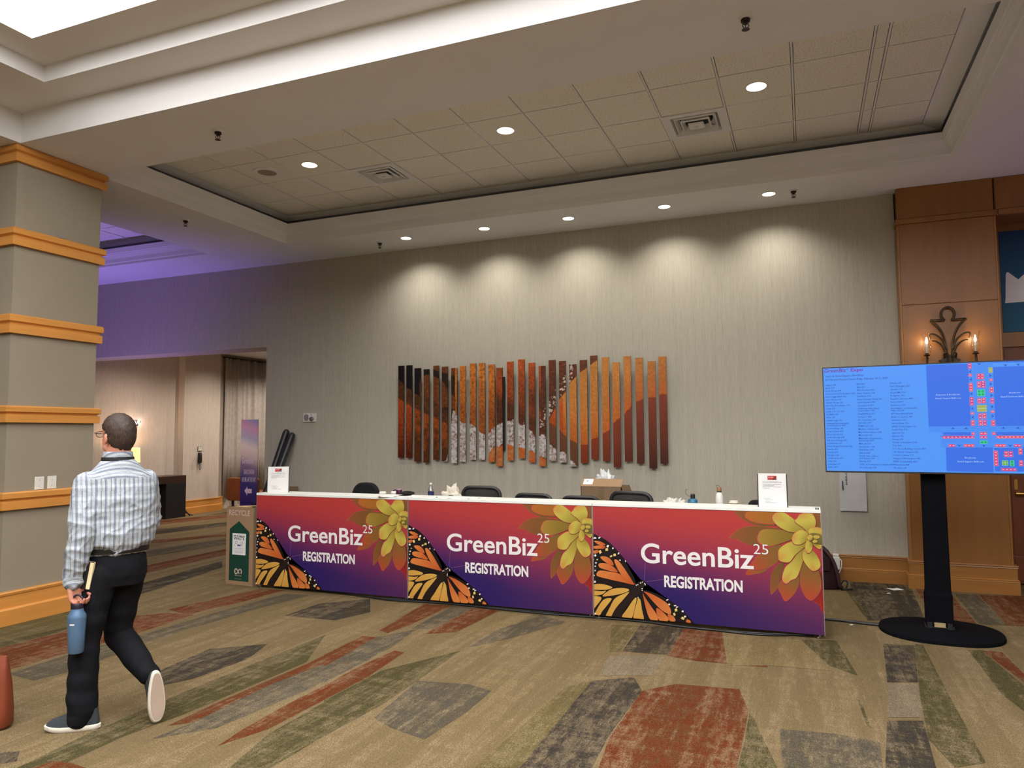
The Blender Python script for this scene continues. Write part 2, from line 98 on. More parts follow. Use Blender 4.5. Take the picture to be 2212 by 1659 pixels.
def mixc(nt, fac, a, b, mode='MIX'):
    n = nt.nodes.new('ShaderNodeMix'); n.data_type = 'RGBA'; n.blend_type = mode
    for sock, v in ((n.inputs[0], fac), (n.inputs[6], a), (n.inputs[7], b)):
        if isinstance(v, (int, float)): sock.default_value = v
        elif isinstance(v, tuple): sock.default_value = (v[0], v[1], v[2], 1)
        else: nt.links.new(v, sock)
    return n.outputs[2]
def math_n(nt, op, a, b=None):
    n = nt.nodes.new('ShaderNodeMath'); n.operation = op
    for i, v in enumerate((a, b)):
        if v is None: continue
        if isinstance(v, (int, float)): n.inputs[i].default_value = v
        else: nt.links.new(v, n.inputs[i])
    return n.outputs[0]
def obj_co(nt):
    return nt.nodes.new('ShaderNodeTexCoord').outputs['Object']
def bump(nt, b, h, strength=0.2, dist=0.01):
    n = nt.nodes.new('ShaderNodeBump'); n.inputs['Strength'].default_value = strength
    n.inputs['Distance'].default_value = dist
    nt.links.new(h, n.inputs['Height']); nt.links.new(n.outputs[0], b.inputs['Normal'])
def plain(name, c, rough=0.6, metal=0.0, spec=0.4, vary=0.08, scale=6.0, bumpy=0.0, bscale=200.0):
    m, nt, b = nodemat(name); setp(b, rough, metal, spec); co = obj_co(nt)
    f = noise_n(nt, co, scale, 4)
    lo = tuple(v*(1-vary) for v in c); hi = tuple(min(1, v*(1+vary)) for v in c)
    nt.links.new(ramp(nt, f, [(0.3, lo), (0.7, hi)]), b.inputs['Base Color'])
    if bumpy: bump(nt, b, noise_n(nt, co, bscale, 3), bumpy, 0.002)
    return m
def emis(name, c, strength):
    m, nt, b = nodemat(name); setp(b, 0.5)
    b.inputs['Base Color'].default_value = (c[0], c[1], c[2], 1)
    b.inputs['Emission Color'].default_value = (c[0], c[1], c[2], 1); b.inputs['Emission Strength'].default_value = strength
    return m
def vcol(name, rough=0.45, emit=0.0, spec=0.35, grain=0.0):
    m, nt, b = nodemat(name); setp(b, rough, 0, spec)
    a = nt.nodes.new('ShaderNodeAttribute'); a.attribute_name = 'col'; c = a.outputs['Color']
    if grain:
        f = noise_n(nt, obj_co(nt), 90, 4, 0.7)
        c = mixc(nt, 1.0, c, ramp(nt, f, [(0.3, 1-grain), (0.7, 1.0)]), 'MULTIPLY')
    if emit:
        b.inputs['Base Color'].default_value = (0.01, 0.01, 0.01, 1)
        nt.links.new(c, b.inputs['Emission Color']); b.inputs['Emission Strength'].default_value = emit
    else: nt.links.new(c, b.inputs['Base Color'])
    return m
def wallpaper(name, c):
    m, nt, b = nodemat(name); setp(b, 0.75, 0, 0.25); co = obj_co(nt)
    v = scaled(nt, co, (1, 1, 0.06))
    f = noise_n(nt, v, 90, 5, 0.7); f2 = noise_n(nt, scaled(nt, co, (1, 1, 0.02)), 26, 3, 0.6)
    k = math_n(nt, 'ADD', math_n(nt, 'MULTIPLY', f, 0.7), math_n(nt, 'MULTIPLY', f2, 0.3))
    nt.links.new(ramp(nt, k, [(0.34, tuple(x*0.84 for x in c)), (0.5, c), (0.66, tuple(min(1, x*1.12) for x in c))]), b.inputs['Base Color'])
    bump(nt, b, f, 0.25, 0.003); return m
def wood(name, c, rough=0.35, scale=1.0, vertical=True):
    m, nt, b = nodemat(name); setp(b, rough, 0, 0.4); co = obj_co(nt)
    v = scaled(nt, co, (1, 1, 0.12) if vertical else (0.1, 0.1, 1))
    f = noise_n(nt, v, 22*scale, 6, 0.65); f2 = noise_n(nt, v, 4*scale, 2)
    k = math_n(nt, 'ADD', math_n(nt, 'MULTIPLY', f, 0.5), math_n(nt, 'MULTIPLY', f2, 0.5))
    nt.links.new(ramp(nt, k, [(0.3, tuple(x*0.82 for x in c)), (0.5, c), (0.7, tuple(min(1, x*1.14) for x in c))]), b.inputs['Base Color'])
    return m
def glassy(name, c, rough=0.02, alpha=0.15):
    # thin blown glass: mostly clear, with a reflecting film
    m = bpy.data.materials.new(name); m.use_nodes = True; MATS[name] = m; nt = m.node_tree
    out = nt.nodes['Material Output']; nt.nodes.remove(nt.nodes['Principled BSDF'])
    t = nt.nodes.new('ShaderNodeBsdfTransparent'); t.inputs[0].default_value = (c[0], c[1], c[2], 1)
    g = nt.nodes.new('ShaderNodeBsdfGlossy'); g.inputs['Roughness'].default_value = rough
    mx = nt.nodes.new('ShaderNodeMixShader'); lw = nt.nodes.new('ShaderNodeLayerWeight'); lw.inputs[0].default_value = 0.35
    f = math_n(nt, 'ADD', math_n(nt, 'MULTIPLY', lw.outputs['Facing'], 0.5), alpha)
    nt.links.new(f, mx.inputs[0]); nt.links.new(t.outputs[0], mx.inputs[1]); nt.links.new(g.outputs[0], mx.inputs[2])
    nt.links.new(mx.outputs[0], out.inputs[0]); return m

WALL = wallpaper('linen_wallpaper', s255(178, 172, 158))
HALLWALL = wallpaper('linen_wallpaper_hall', s255(196, 182, 170))
CEIL = plain('ceiling_paint', s255(224, 225, 232), 0.85, 0, 0.15, 0.02, 2)
COFFERP = plain('coffer_paint', s255(226, 224, 222), 0.85, 0, 0.15, 0.02, 2)
PILLARP = plain('pillar_paint', s255(146, 137, 119), 0.8, 0, 0.2, 0.03, 3, 0.15, 300)
HONEY = wood('honey_maple', s255(206, 142, 70), 0.35, 1.0, False)
HONEYDIM = wood('honey_maple_dimmed', s255(158, 108, 54), 0.35, 1.0, False)  # honey maple, its colour darkened for the weaker light away from the coffer
HONEYV = wood('honey_maple_upright', s255(146, 98, 52), 0.35, 0.6, True)
DOORW = wood('red_maple_door', s255(120, 66, 40), 0.35, 0.6, True)
BLACK = plain('matte_black', (0.012, 0.012, 0.013), 0.55, 0, 0.4, 0.1)
BLACKCLOTH = plain('black_stretch_cloth', (0.0045, 0.0045, 0.006), 0.9, 0, 0.05, 0.2, 20, 0.3, 400)
BLACKPLASTIC = plain('black_plastic', (0.015, 0.015, 0.016), 0.4, 0, 0.5, 0.1)
IRON = plain('aged_iron', s255(70, 58, 46), 0.5, 0.7, 0.5, 0.2, 30)
WHITE = plain('white_laminate', s255(232, 234, 228), 0.4, 0, 0.4, 0.02)
WHITEP = plain('white_plastic', s255(220, 218, 210), 0.4, 0, 0.4, 0.02)
PAPER = plain('white_paper', s255(226, 226, 224), 0.7, 0, 0.2, 0.03, 8)
CARD = plain('brown_cardboard', s255(150, 122, 94), 0.8, 0, 0.15, 0.06, 14)
CARDDK = plain('brown_cardboard_dull', s255(128, 106, 82), 0.8, 0, 0.15, 0.06, 14)
CHROME = plain('chrome', (0.7, 0.7, 0.7), 0.2, 1.0, 0.5, 0.02)
ALU = plain('brushed_aluminium', (0.55, 0.55, 0.56), 0.35, 0.9, 0.5, 0.05)
BRASS = plain('polished_brass', s255(212, 170, 90), 0.22, 1.0, 0.5, 0.05)
PRINT = vcol('printed_graphic', 0.5, 0, 0.25)
PRINTG = vcol('printed_photo', 0.42, 0, 0.3, 0.25)
SCREEN = vcol('screen_picture', 0.3, 0.95)
INK = plain('black_ink', (0.02, 0.02, 0.022), 0.6)
WHITEINK = plain('white_ink', s255(226, 222, 220), 0.6, 0, 0.2, 0.02)
GREENCARD = plain('dark_green_print', s255(24, 62, 50), 0.6, 0, 0.25, 0.05)
LAMPWHITE = emis('lamp_glow', (1.0, 0.97, 0.9), 9.0)
COFFERGLOW = emis('luminous_panel', (0.98, 0.98, 1.0), COFFER_E)

# ------------------------------------------------------------------ mesh building
class MB:
    def __init__(s): s.v = []; s.f = []; s.c = []; s.col = None
    def face(s, idx, col=None): s.f.append(tuple(idx)); s.c.append(col if col is not None else s.col)
    def add(s, vs, fs, col=None):
        n = len(s.v); s.v += [tuple(p) for p in vs]
        for k, q in enumerate(fs): s.face([i+n for i in q], col)
        return s
    def box(s, x0, y0, z0, x1, y1, z1, col=None, M=None):
        vs = [Vector((x, y, z)) for z in (z0, z1) for y in (y0, y1) for x in (x0, x1)]
        if M is not None: vs = [M @ p for p in vs]
        return s.add(vs, [(0,2,3,1), (4,5,7,6), (0,1,5,4), (2,6,7,3), (0,4,6,2), (1,3,7,5)], col)
    def poly3(s, pts, col=None):
        return s.add(pts, [tuple(range(len(pts)))], col)
    def prism(s, poly, z0, z1, fn=None, col=None):
        # poly: counter-clockwise list of (a, b); fn(a, b, z) -> point
        fn = fn or (lambda a, b, z: (a, b, z)); n = len(poly)
        vs = [fn(a, b, z0) for a, b in poly] + [fn(a, b, z1) for a, b in poly]
        fs = [tuple(range(n))[::-1], tuple(range(n, 2*n))] + [(i, (i+1) % n, n+(i+1) % n, n+i) for i in range(n)]
        return s.add(vs, fs, col)
    def rings(s, rs, cap=True, closed=False):
        n = len(rs[0]); vs = [p for r in rs for p in r]; fs = []
        m = len(rs) if closed else len(rs)-1
        for i in range(m):
            j = (i+1) % len(rs)
            for k in range(n):
                fs.append((i*n+k, i*n+(k+1) % n, j*n+(k+1) % n, j*n+k))
        if cap and not closed:
            fs.append(tuple(range(n))[::-1]); fs.append(tuple(range((len(rs)-1)*n, len(rs)*n)))
        return s.add(vs, fs)
    def tube(s, pts, r, n=8, cap=True, closed=False):
        pts = [Vector(p) for p in pts]; k = len(pts); rr = r if isinstance(r, (list, tuple)) else [r]*k
        rs = []; ref = None
        for i, p in enumerate(pts):
            if closed: t = pts[(i+1) % k]-pts[i-1]
            else: t = pts[min(i+1, k-1)]-pts[max(i-1, 0)]
            t = t.normalized() if t.length > 1e-9 else Vector((0,0,1))
            if ref is None: ref = Vector((0,0,1)) if abs(t.z) < 0.9 else Vector((1,0,0))
            a = (ref - t*ref.dot(t)).normalized(); b = t.cross(a); ref = a
            rs.append([p + (a*math.cos(2*PI*q/n) + b*math.sin(2*PI*q/n))*rr[i] for q in range(n)])
        return s.rings(rs, cap, closed)
    def cyl(s, p0, p1, r0, r1=None, n=16):
        return s.tube([p0, p1], [r0, r1 if r1 is not None else r0], n)
    def lathe(s, prof, c=(0,0,0), n=20, cap=True):
        rs = [[(c[0]+r*math.cos(2*PI*k/n), c[1]+r*math.sin(2*PI*k/n), c[2]+z) for k in range(n)] for r, z in prof]
        return s.rings(rs, cap)
    def ball(s, c, r, n=12, m=8, M=None):
        r = (r, r, r) if isinstance(r, (int, float)) else r; rs = []
        for i in range(m+1):
            t = -PI/2 + PI*max(0.012, min(m-0.012, i))/m if i in (0, m) else -PI/2 + PI*i/m
            row = [Vector((r[0]*math.cos(t)*math.cos(2*PI*k/n), r[1]*math.cos(t)*math.sin(2*PI*k/n), r[2]*math.sin(t))) for k in range(n)]
            rs.append([(M @ p if M is not None else p) + Vector(c) for p in row])
        return s.rings(rs)
    def limb(s, pts, rs, n=12):
        for (p, r) in zip(pts, rs): s.ball(p, r, n, 8)
        for i in range(len(pts)-1): s.tube([pts[i], pts[i+1]], [rs[i], rs[i+1]], n)
        return s
    def rbox(s, x0, y0, z0, x1, y1, z1, r, n=4, axis='z'):
        # box with rounded corners seen along the axis
        def rr(a0, b0, a1, b1):
            out = []
            for cx, cy, t0 in ((a1-r, b1-r, 0), (a0+r, b1-r, 90), (a0+r, b0+r, 180), (a1-r, b0+r, 270)):
                for k in range(n+1):
                    t = R(t0+90*k/n); out.append((cx+r*math.cos(t), cy+r*math.sin(t)))
            return out
        if axis == 'z': return s.prism(rr(x0, y0, x1, y1), z0, z1)
        if axis == 'y': return s.prism(rr(x0, z0, x1, z1), y0, y1, lambda a, b, c: (a, c, b))
        return s.prism(rr(y0, z0, y1, z1), x0, x1, lambda a, b, c: (c, a, b))
    def mesh(s, name):
        me = bpy.data.meshes.new(name); me.from_pydata([tuple(p) for p in s.v], [], s.f)
        if any(c is not None for c in s.c):
            at = me.color_attributes.new('col', 'FLOAT_COLOR', 'CORNER'); i = 0; data = []
            for q, c in zip(s.f, s.c):
                for k in range(len(q)):
                    cc = (0.5, 0.5, 0.5) if c is None else (c[k] if isinstance(c[0], (tuple, list)) else c)
                    data += [cc[0], cc[1], cc[2], 1.0]
            at.data.foreach_set('color', data)
        me.validate(clean_customdata=False); return me

def setprops(o, label=None, cat=None, group=None, kind=None):
    if label: o['label'] = label
    if cat: o['category'] = cat
    if group: o['group'] = group
    if kind: o['kind'] = kind
    return o
def obj(name, mb, mat, parent=None, smooth=False, bevel=0.0, fix=True, **kw):
    me = mb.mesh(name) if isinstance(mb, MB) else mb
    if fix and isinstance(mb, MB):
        bm = bmesh.new(); bm.from_mesh(me); bmesh.ops.recalc_face_normals(bm, faces=bm.faces); bm.to_mesh(me); bm.free()
    if mat is not None and not me.materials: me.materials.append(mat)
    o = bpy.data.objects.new(name, me); COL.objects.link(o)
    if parent is not None: o.parent = parent
    if smooth:
        if smooth is True: me.shade_smooth()
        else:
            me.shade_smooth(); me.set_sharp_from_angle(angle=R(smooth))
    if bevel:
        b = o.modifiers.new('bevel', 'BEVEL'); b.width = bevel; b.segments = 2; b.limit_method = 'ANGLE'
    return setprops(o, **kw)
def thing(name, label, cat, loc=(0,0,0), rotz=0.0, group=None, kind=None):
    o = bpy.data.objects.new(name, None); o.empty_display_size = 0.1; COL.objects.link(o)
    o.location = loc; o.rotation_euler = (0, 0, rotz)
    return setprops(o, label, cat, group, kind)
def dup(root, loc, rotz=None, label=None):
    r = root.copy(); COL.objects.link(r); r.location = loc
    if rotz is not None: r.rotation_euler = (0, 0, rotz)
    if label: r['label'] = label
    for ch in list(root.children):
        c = ch.copy(); COL.objects.link(c); c.parent = r
        for g in list(ch.children):
            d = g.copy(); COL.objects.link(d); d.parent = c
    return r
def smoothpoly(p, k=5):
    n = len(p); out = []
    for i in range(n):
        p0, p1, p2, p3 = p[i-1], p[i], p[(i+1) % n], p[(i+2) % n]
        for j in range(k):
            t = j/k
            out.append(tuple(0.5*((2*p1[a]) + (-p0[a]+p2[a])*t + (2*p0[a]-5*p1[a]+4*p2[a]-p3[a])*t*t + (-p0[a]+3*p1[a]-3*p2[a]+p3[a])*t**3) for a in (0, 1)))
    return out
def spline3(p, k=6):
    out = []; n = len(p); p = [Vector(q) for q in p]
    for i in range(n-1):
        p0, p1, p2, p3 = p[max(i-1, 0)], p[i], p[i+1], p[min(i+2, n-1)]
        for j in range(k):
            t = j/k
            out.append(0.5*((2*p1) + (p2-p0)*t + (2*p0-5*p1+4*p2-p3)*t*t + (3*p1-p0-3*p2+p3)*t**3))
    out.append(p[-1]); return out
def interp(line, x):
    if x <= line[0][0]: return line[0][1]
    for (a, b), (c, d) in zip(line, line[1:]):
        if x <= c: return b + (d-b)*(x-a)/(c-a) if c > a else d
    return line[-1][1]
def lerp(a, b, t): return tuple(x+(y-x)*t for x, y in zip(a, b))
def clamp(t): return max(0.0, min(1.0, t))

# ------------------------------------------------------------------ lettering
_txt = {}
def glyphs(body, bold=0.0, res=3):
    key = (body, bold, res)
    if key not in _txt:
        c = bpy.data.curves.new('t', 'FONT'); c.body = body; c.size = 1.0; c.resolution_u = res; c.offset = bold; c.fill_mode = 'BOTH'
        o = bpy.data.objects.new('t', c)
        me = bpy.data.meshes.new_from_object(o)
        vs = [(v.co.x, v.co.y) for v in me.vertices]; fs = [tuple(p.vertices) for p in me.polygons]
        bpy.data.objects.remove(o); bpy.data.curves.remove(c); bpy.data.meshes.remove(me)
        _txt[key] = (vs, fs)
    return _txt[key]
def lettering(mb, body, x, y, fn, width=None, height=None, size=None, bold=0.0, align='l', res=3, col=None, cut=None):
    """flat print: fn(a, b) maps print plane to space; x, y = left (or centre) and bottom"""
    vs, fs = glyphs(body, bold, res)
    if not vs: return
    x0 = min(v[0] for v in vs); x1 = max(v[0] for v in vs); y0 = min(v[1] for v in vs); y1 = max(v[1] for v in vs)
    if size: sx = sy = size; oy = 0.0
    else:
        oy = y0; sy = height/(y1-y0) if height else None; sx = width/(x1-x0) if width else sy
        sy = sy or sx
    if width and size: sx = width/(x1-x0)
    if align == 'c': x = x-(x1-x0)*sx/2
    mb.add([fn(x+(v[0]-x0)*sx, y+(v[1]-oy)*sy) for v in vs], fs, col)

def greek(mb, x, y, w, h, fn):
    """a line of print too small to read: word-length strokes"""
    e = x+w; rg = random.Random(int(x*1e5+y*1e6) & 65535)
    while x < e-h:
        d = min(e-x, h*rg.uniform(1.6, 4.5)); mb.add([fn(x, y), fn(x+d, y), fn(x+d, y+h*0.75), fn(x, y+h*0.75)], [(0, 1, 2, 3)]); x += d+h*0.7
# ================================================================== STRUCTURE
ZC = 4.305      # lower ceiling
def flc(r, g, b): return tuple(v*0.56 for v in s255(r, g, b))
def carpet_mat():
    m, nt, b = nodemat('patterned_carpet'); setp(b, 0.95, 0, 0.08); co = obj_co(nt)
    a = nt.nodes.new('ShaderNodeAttribute'); a.attribute_name = 'col'
    fine = noise_n(nt, scaled(nt, co, (1.3, 0.8, 1)), 95, 3, 0.8)
    mid = noise_n(nt, scaled(nt, co, (2.2, 0.7, 1)), 11, 8, 0.75)
    # broad bands along the room, then dry-brushed streaks both ways
    bands = noise_n(nt, scaled(nt, co, (3.4, 0.22, 1)), 1.0, 2, 0.5)
    streak = noise_n(nt, scaled(nt, co, (9.0, 0.8, 1)), 1.5, 8, 0.72)
    cross = noise_n(nt, scaled(nt, co, (0.7, 7.0, 1)), 1.7, 7, 0.75)
    k = math_n(nt, 'ADD', math_n(nt, 'MULTIPLY', bands, 0.34), math_n(nt, 'ADD', math_n(nt, 'MULTIPLY', streak, 0.34), math_n(nt, 'ADD', math_n(nt, 'MULTIPLY', cross, 0.16), math_n(nt, 'MULTIPLY', mid, 0.16))))
    tan = ramp(nt, k, [(0.38, flc(84, 70, 48)), (0.435, flc(126, 106, 72)), (0.475, flc(112, 100, 64)), (0.505, flc(160, 138, 100)), (0.545, flc(186, 164, 126)), (0.60, flc(140, 120, 84)), (0.66, flc(100, 88, 62))])
    mk = math_n(nt, 'ADD', math_n(nt, 'MULTIPLY', mid, 0.44), math_n(nt, 'ADD', math_n(nt, 'MULTIPLY', cross, 0.22), math_n(nt, 'ADD', math_n(nt, 'MULTIPLY', fine, 0.16), math_n(nt, 'MULTIPLY', streak, 0.18))))
    c = mixc(nt, ramp(nt, mk, [(0.45, 0.05), (0.53, 0.38), (0.60, 0.72)]), a.outputs['Color'], tan)
    fl_ = noise_n(nt, co, 170, 3, 0.8)
    c = mixc(nt, 1.0, c, ramp(nt, fl_, [(0.32, 0.55), (0.68, 1.38)]), 'MULTIPLY')
    c = mixc(nt, 1.0, c, ramp(nt, fine, [(0.34, 0.66), (0.66, 1.26)]), 'MULTIPLY')
    nt.links.new(c, b.inputs['Base Color']); bump(nt, b, fl_, 0.5, 0.006); return m
CARPETM = carpet_mat()
TAN = flc(152, 130, 94)
b = MB(); b.box(-17, -8, -0.12, 9, 18, 0, TAN)
floor = obj('floor', b, CARPETM, kind='structure', label='patterned hotel carpet in tan, rust, olive and grey streaks')
CC = {'ol': flc(124, 110, 70), 'gn': flc(92, 86, 54), 'ru': flc(126, 60, 32), 'gr': flc(106, 98, 84), 'dk': flc(70, 64, 60), 'tn': flc(160, 138, 96), 'lt': flc(152, 136, 114)}
b = MB()
def patch(poly, c, z):
    n = len(poly); cx = sum(p[0] for p in poly)/n; cy = sum(p[1] for p in poly)/n
    b.add([(p[0], p[1], z) for p in poly], [tuple(range(n))], c)
for i, (k, poly) in enumerate(CARPET): patch(poly, CC[k], 0.0004 + 0.00004*i)
# the same stripes carry on outside the view, along the room's depth
rng = random.Random(3)
for i in range(46):
    x = rng.uniform(-16, 8.5); y = rng.uniform(-7.5, 16); w = rng.uniform(0.12, 0.4); l = rng.uniform(1.0, 3.0)
    if -7.5 < x < 2.6 and 0.9 < y < 9.2 or (-13 < x < -5 and 6 < y < 13): continue
    patch([(x, y), (x+w, y+rng.uniform(0, 0.4)), (x+w, y+l), (x, y+l-rng.uniform(0, .4))], CC[rng.choice(['ol', 'gn', 'ru', 'gr', 'dk', 'lt'])], 0.0002)
obj('carpet_pattern', b, CARPETM, floor, fix=False, kind='stuff')

# ---- back wall, with the wide opening to the side corridor on the left
b = MB(); b.box(-7.75, 9.0, 0, 0.978, 9.45, 4.9)
wall_back = obj('wall_back', b, WALL, kind='structure')
b = MB(); b.box(-12.32, 9.0, 3.02, -7.75, 9.45, 4.9); b.box(-17, 9.0, 0, -12.32, 9.45, 4.9)
obj('wall_back_left', b, WALL, kind='structure')
b = MB(); b.box(5.81, 9.0, 0, 9, 9.45, 4.9)
obj('wall_back_right', b, WALL, kind='structure')
# enclosing walls of the foyer behind the camera
b = MB(); b.box(-17, -8.2, 0, 9, -8, 5.4); obj('wall_front', b, WALL, kind='structure')
b = MB(); b.box(9, -8.2, 0, 9.2, 9.5, 5.4); obj('wall_right', b, WALL, kind='structure')
b = MB(); b.box(-17.2, -8.2, 0, -17, 18.2, 5.4); obj('wall_left', b, WALL, kind='structure')

# ---- lower ceiling: plaster bands around the coffer and the two tiled trays
TR1 = (-6.62, 5.155, 1.41, 8.05); TR2 = (-15.2, 5.155, -8.04, 8.06)
COF = (-6.52, -4.6, 5.2, 4.291)
b = MB()
T = ZC + 0.25
def slab(x0, y0, x1, y1): b.box(x0, y0, ZC, x1, y1, T)
slab(-17, 8.05, 9, 9.45); slab(-17, 4.291, 9, 5.155)
slab(-17, 5.155, TR2[0], 8.05); slab(TR2[2], 5.155, TR1[0], 8.05); slab(TR1[2], 5.155, 9, 8.05)
slab(-17, -8, COF[0], 4.291); slab(COF[2], -8, 9, 4.291); slab(COF[0], -8, COF[2], COF[1])
ceiling = obj('ceiling', b, CEIL, kind='structure')

def crown(name, rc, prof, mat, parent):
    x0, y0, x1, y1 = rc; b = MB(); rs = []
    for o, z in prof: rs.append([(x0+o, y0+o, z), (x1-o, y0+o, z), (x1-o, y1-o, z), (x0+o, y1-o, z)])
    b.rings(rs, cap=False); return obj(name, b, mat, parent, kind=None)
CR = [(0, ZC), (0.012, ZC+0.035), (0.022, ZC+0.045), (0.03, ZC+0.10), (0.055, ZC+0.145), (0.066, ZC+0.152), (0.07, ZC+0.165), (0.082, ZC+0.172), (0.1, ZC+0.245), (0.085, ZC+0.25), (0.0, ZC+0.25)]
crown('tray_crown_moulding', TR1, CR, CEIL, ceiling)
crown('tray_crown_moulding', TR2, CR, CEIL, ceiling)

# ---- tiled tray ceilings: every tile is a piece of its own
def tile_mat():
    m, nt, bs = nodemat('acoustic_tile'); setp(bs, 0.9, 0, 0.15); co = obj_co(nt)
    f = noise_n(nt, scaled(nt, co, (1, 1, 1)), 75, 4, 0.75)
    nt.links.new(ramp(nt, f, [(0.36, s255(190, 188, 182)), (0.48, s255(232, 230, 224)), (0.7, s255(238, 236, 230))]), bs.inputs['Base Color'])
    bump(nt, bs, f, 0.5, 0.004); return m
TILEM = tile_mat()
ZT = 4.70
xs1 = [-6.618+0.6*k for k in range(12)] + [0.582, 0.684, 1.167]
xs1[11] = -0.018
ys1 = [5.094, 5.694, 6.294, 6.894, 7.494, 8.08]
def tiled(xs, ys, skip, holes):
    made = {}
    for j in range(len(ys)-1):
        for i in range(len(xs)-1):
            if (i, j) in skip: continue
            w = xs[i+1]-xs[i]; d = ys[j+1]-ys[j]; hole = (i, j) in holes
            key = (round(w, 3), round(d, 3), hole)
            if key not in made:
                b = MB()
                if not hole: b.box(-w/2+0.013, -d/2+0.008, 0, w/2-0.013, d/2-0.008, 0.014)
                else:
                    r = 0.088; n = 24; ring = [(r*math.cos(2*PI*k/n), r*math.sin(2*PI*k/n)) for k in range(n)]
                    sq = []
                    for c_, s_ in ring:
                        q = max(abs(c_), abs(s_)); sq.append((c_/q*(w/2-0.013), s_/q*(d/2-0.008)))
                    b.rings([[(a, e, 0) for a, e in ring], [(a, e, 0) for a, e in sq]], cap=False)
                    b.rings([[(a, e, 0) for a, e in ring], [(a, e, 0.03) for a, e in ring]], cap=False)
                o = obj('ceiling_tile', b, TILEM, ceiling); made[key] = o
            else:
                o = made[key].copy(); COL.objects.link(o); o.parent = ceiling
            o.location = ((xs[i]+xs[i+1])/2, (ys[j]+ys[j+1])/2, ZT)
    GB = [MB() for _ in range(2)]
    for x in xs:
        g = MB(); g.box(-0.0075, ys[0], ZT-0.006, 0.0075, ys[-1], ZT+0.03); o = obj('grid_bar', g, CEIL, ceiling); o.location = (x, 0, 0)
    for y in ys:
        g = MB(); g.box(xs[0], -0.003, ZT-0.003, xs[-1], 0.003, ZT+0.03); o = obj('grid_bar', g, CEIL, ceiling); o.location = (0, y, 0)
VENTS = [(3, 3), (9, 3)]; SPK = (1, 2); DL = [(2, 2), (6, 2), (10, 2)]
tiled(xs1, ys1, VENTS, DL)
xs2 = [-14.418+0.6*k for k in range(11)]
xs2.append(-8.2)
tiled(xs2, ys1, [], [])
b = MB()
for (tx0, tx1, rc) in ((xs1[0], xs1[-1], TR1), (xs2[0], xs2[-1], TR2)):
    X0, Y0, X1, Y1 = rc[0]-0.35, rc[1]-0.35, rc[2]+0.35, rc[3]+0.35; zz = ZT-0.012
    e0, e1 = (tx0-0.085, tx1+0.163) if rc is TR1 else (tx0-0.1, tx1+0.10)
    def rg(o, z): return [(tx0+(e0-tx0)*o, ys1[0]-0.08*o, z), (tx1+(e1-tx1)*o, ys1[0]-0.08*o, z), (tx1+(e1-tx1)*o, ys1[-1]+0.075*o, z), (tx0+(e0-tx0)*o, ys1[-1]+0.075*o, z)]
    b.rings([rg(0, ZT+0.03), rg(0, ZT-0.004), rg(1, ZT-0.045), rg(1.05, ZT-0.04), rg(1.05, ZT+0.03)], cap=False)
    for q in ((X0, Y0, X1, Y0+0.02), (X0, Y1-0.02, X1, Y1), (X0, Y0, X0+0.02, Y1), (X1-0.02, Y0, X1, Y1)):
        b.box(q[0], q[1], T, q[2], q[3], ZT+0.06)
    b.box(X0, Y0, ZT+0.06, X1, Y1, ZT+0.08)
obj('tray_border', b, CEIL, ceiling)

# ---- coffer: three stepped fascias up to the luminous panel
x0, y0, x1, y1 = COF[0]+0.004, COF[1]+0.004, COF[2]-0.004, COF[3]-0.004
st = [((x0, y0, x1, y1), ZC), ((x0, y0, x1, y1), 4.582), ((x0+.75, y0+.32, x1-.75, y1-.321), 4.582), ((x0+.75, y0+.32, x1-.75, y1-.321), 4.72),
      ((x0+1.065, y0+.647, x1-1.065, y1-.647), 4.72), ((x0+1.065, y0+.647, x1-1.065, y1-.647), 5.06)]
b = MB(); b.rings([[(q[0], q[1], z), (q[2], q[1], z), (q[2], q[3], z), (q[0], q[3], z)] for q, z in st], cap=False)
obj('coffer_fascia', b, COFFERP, ceiling)
q = st[-1][0]
b = MB(); b.box(q[0], q[1], 5.06, q[2], q[3], 5.1)
obj('coffer_luminous_panel', b, COFFERGLOW, ceiling)
b = MB(); b.box(-17, -8, 5.11, 9, 9.4, 5.16); obj('ceiling_deck', b, CEIL, ceiling)

# ---- baseboards
def baseboard(name, pts, kind='structure', parent=None, mat=None):
    """pts: plan polyline, room on the right-hand side of its direction; two stepped boards with small caps"""
    b = MB(); n = len(pts)
    prof = [(0.0, 0.0), (0.040, 0.0), (0.040, 0.125), (0.036, 0.132), (0.040, 0.138), (0.034, 0.145), (0.024, 0.150), (0.024, 0.255), (0.030, 0.262), (0.026, 0.272), (0.034, 0.280), (0.032, 0.29), (0.0, 0.292)]
    rs = []
    for i, p in enumerate(pts):
        p = Vector(p); ds = []
        if i > 0: ds.append((p-Vector(pts[i-1])).normalized())
        if i < n-1: ds.append((Vector(pts[i+1])-p).normalized())
        ns = [Vector((d.y, -d.x)) for d in ds]
        m = (ns[0]+ns[-1]); m = m/(1+ns[0].dot(ns[-1])) if len(ns) > 1 else ns[0]
        rs.append([(p.x+m.x*o, p.y+m.y*o, z) for o, z in prof])
    b.rings(rs); return obj(name, b, mat or HONEYDIM, parent, kind=kind)
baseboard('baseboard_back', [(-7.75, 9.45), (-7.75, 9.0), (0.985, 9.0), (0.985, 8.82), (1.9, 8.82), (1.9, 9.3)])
baseboard('baseboard_corridor', [(-12.32, 9.46), (-12.32, 11.615), (-12.15, 11.615), (-12.15, 12.63), (-12.27, 12.63), (-12.27, 12.86)], mat=HONEY)

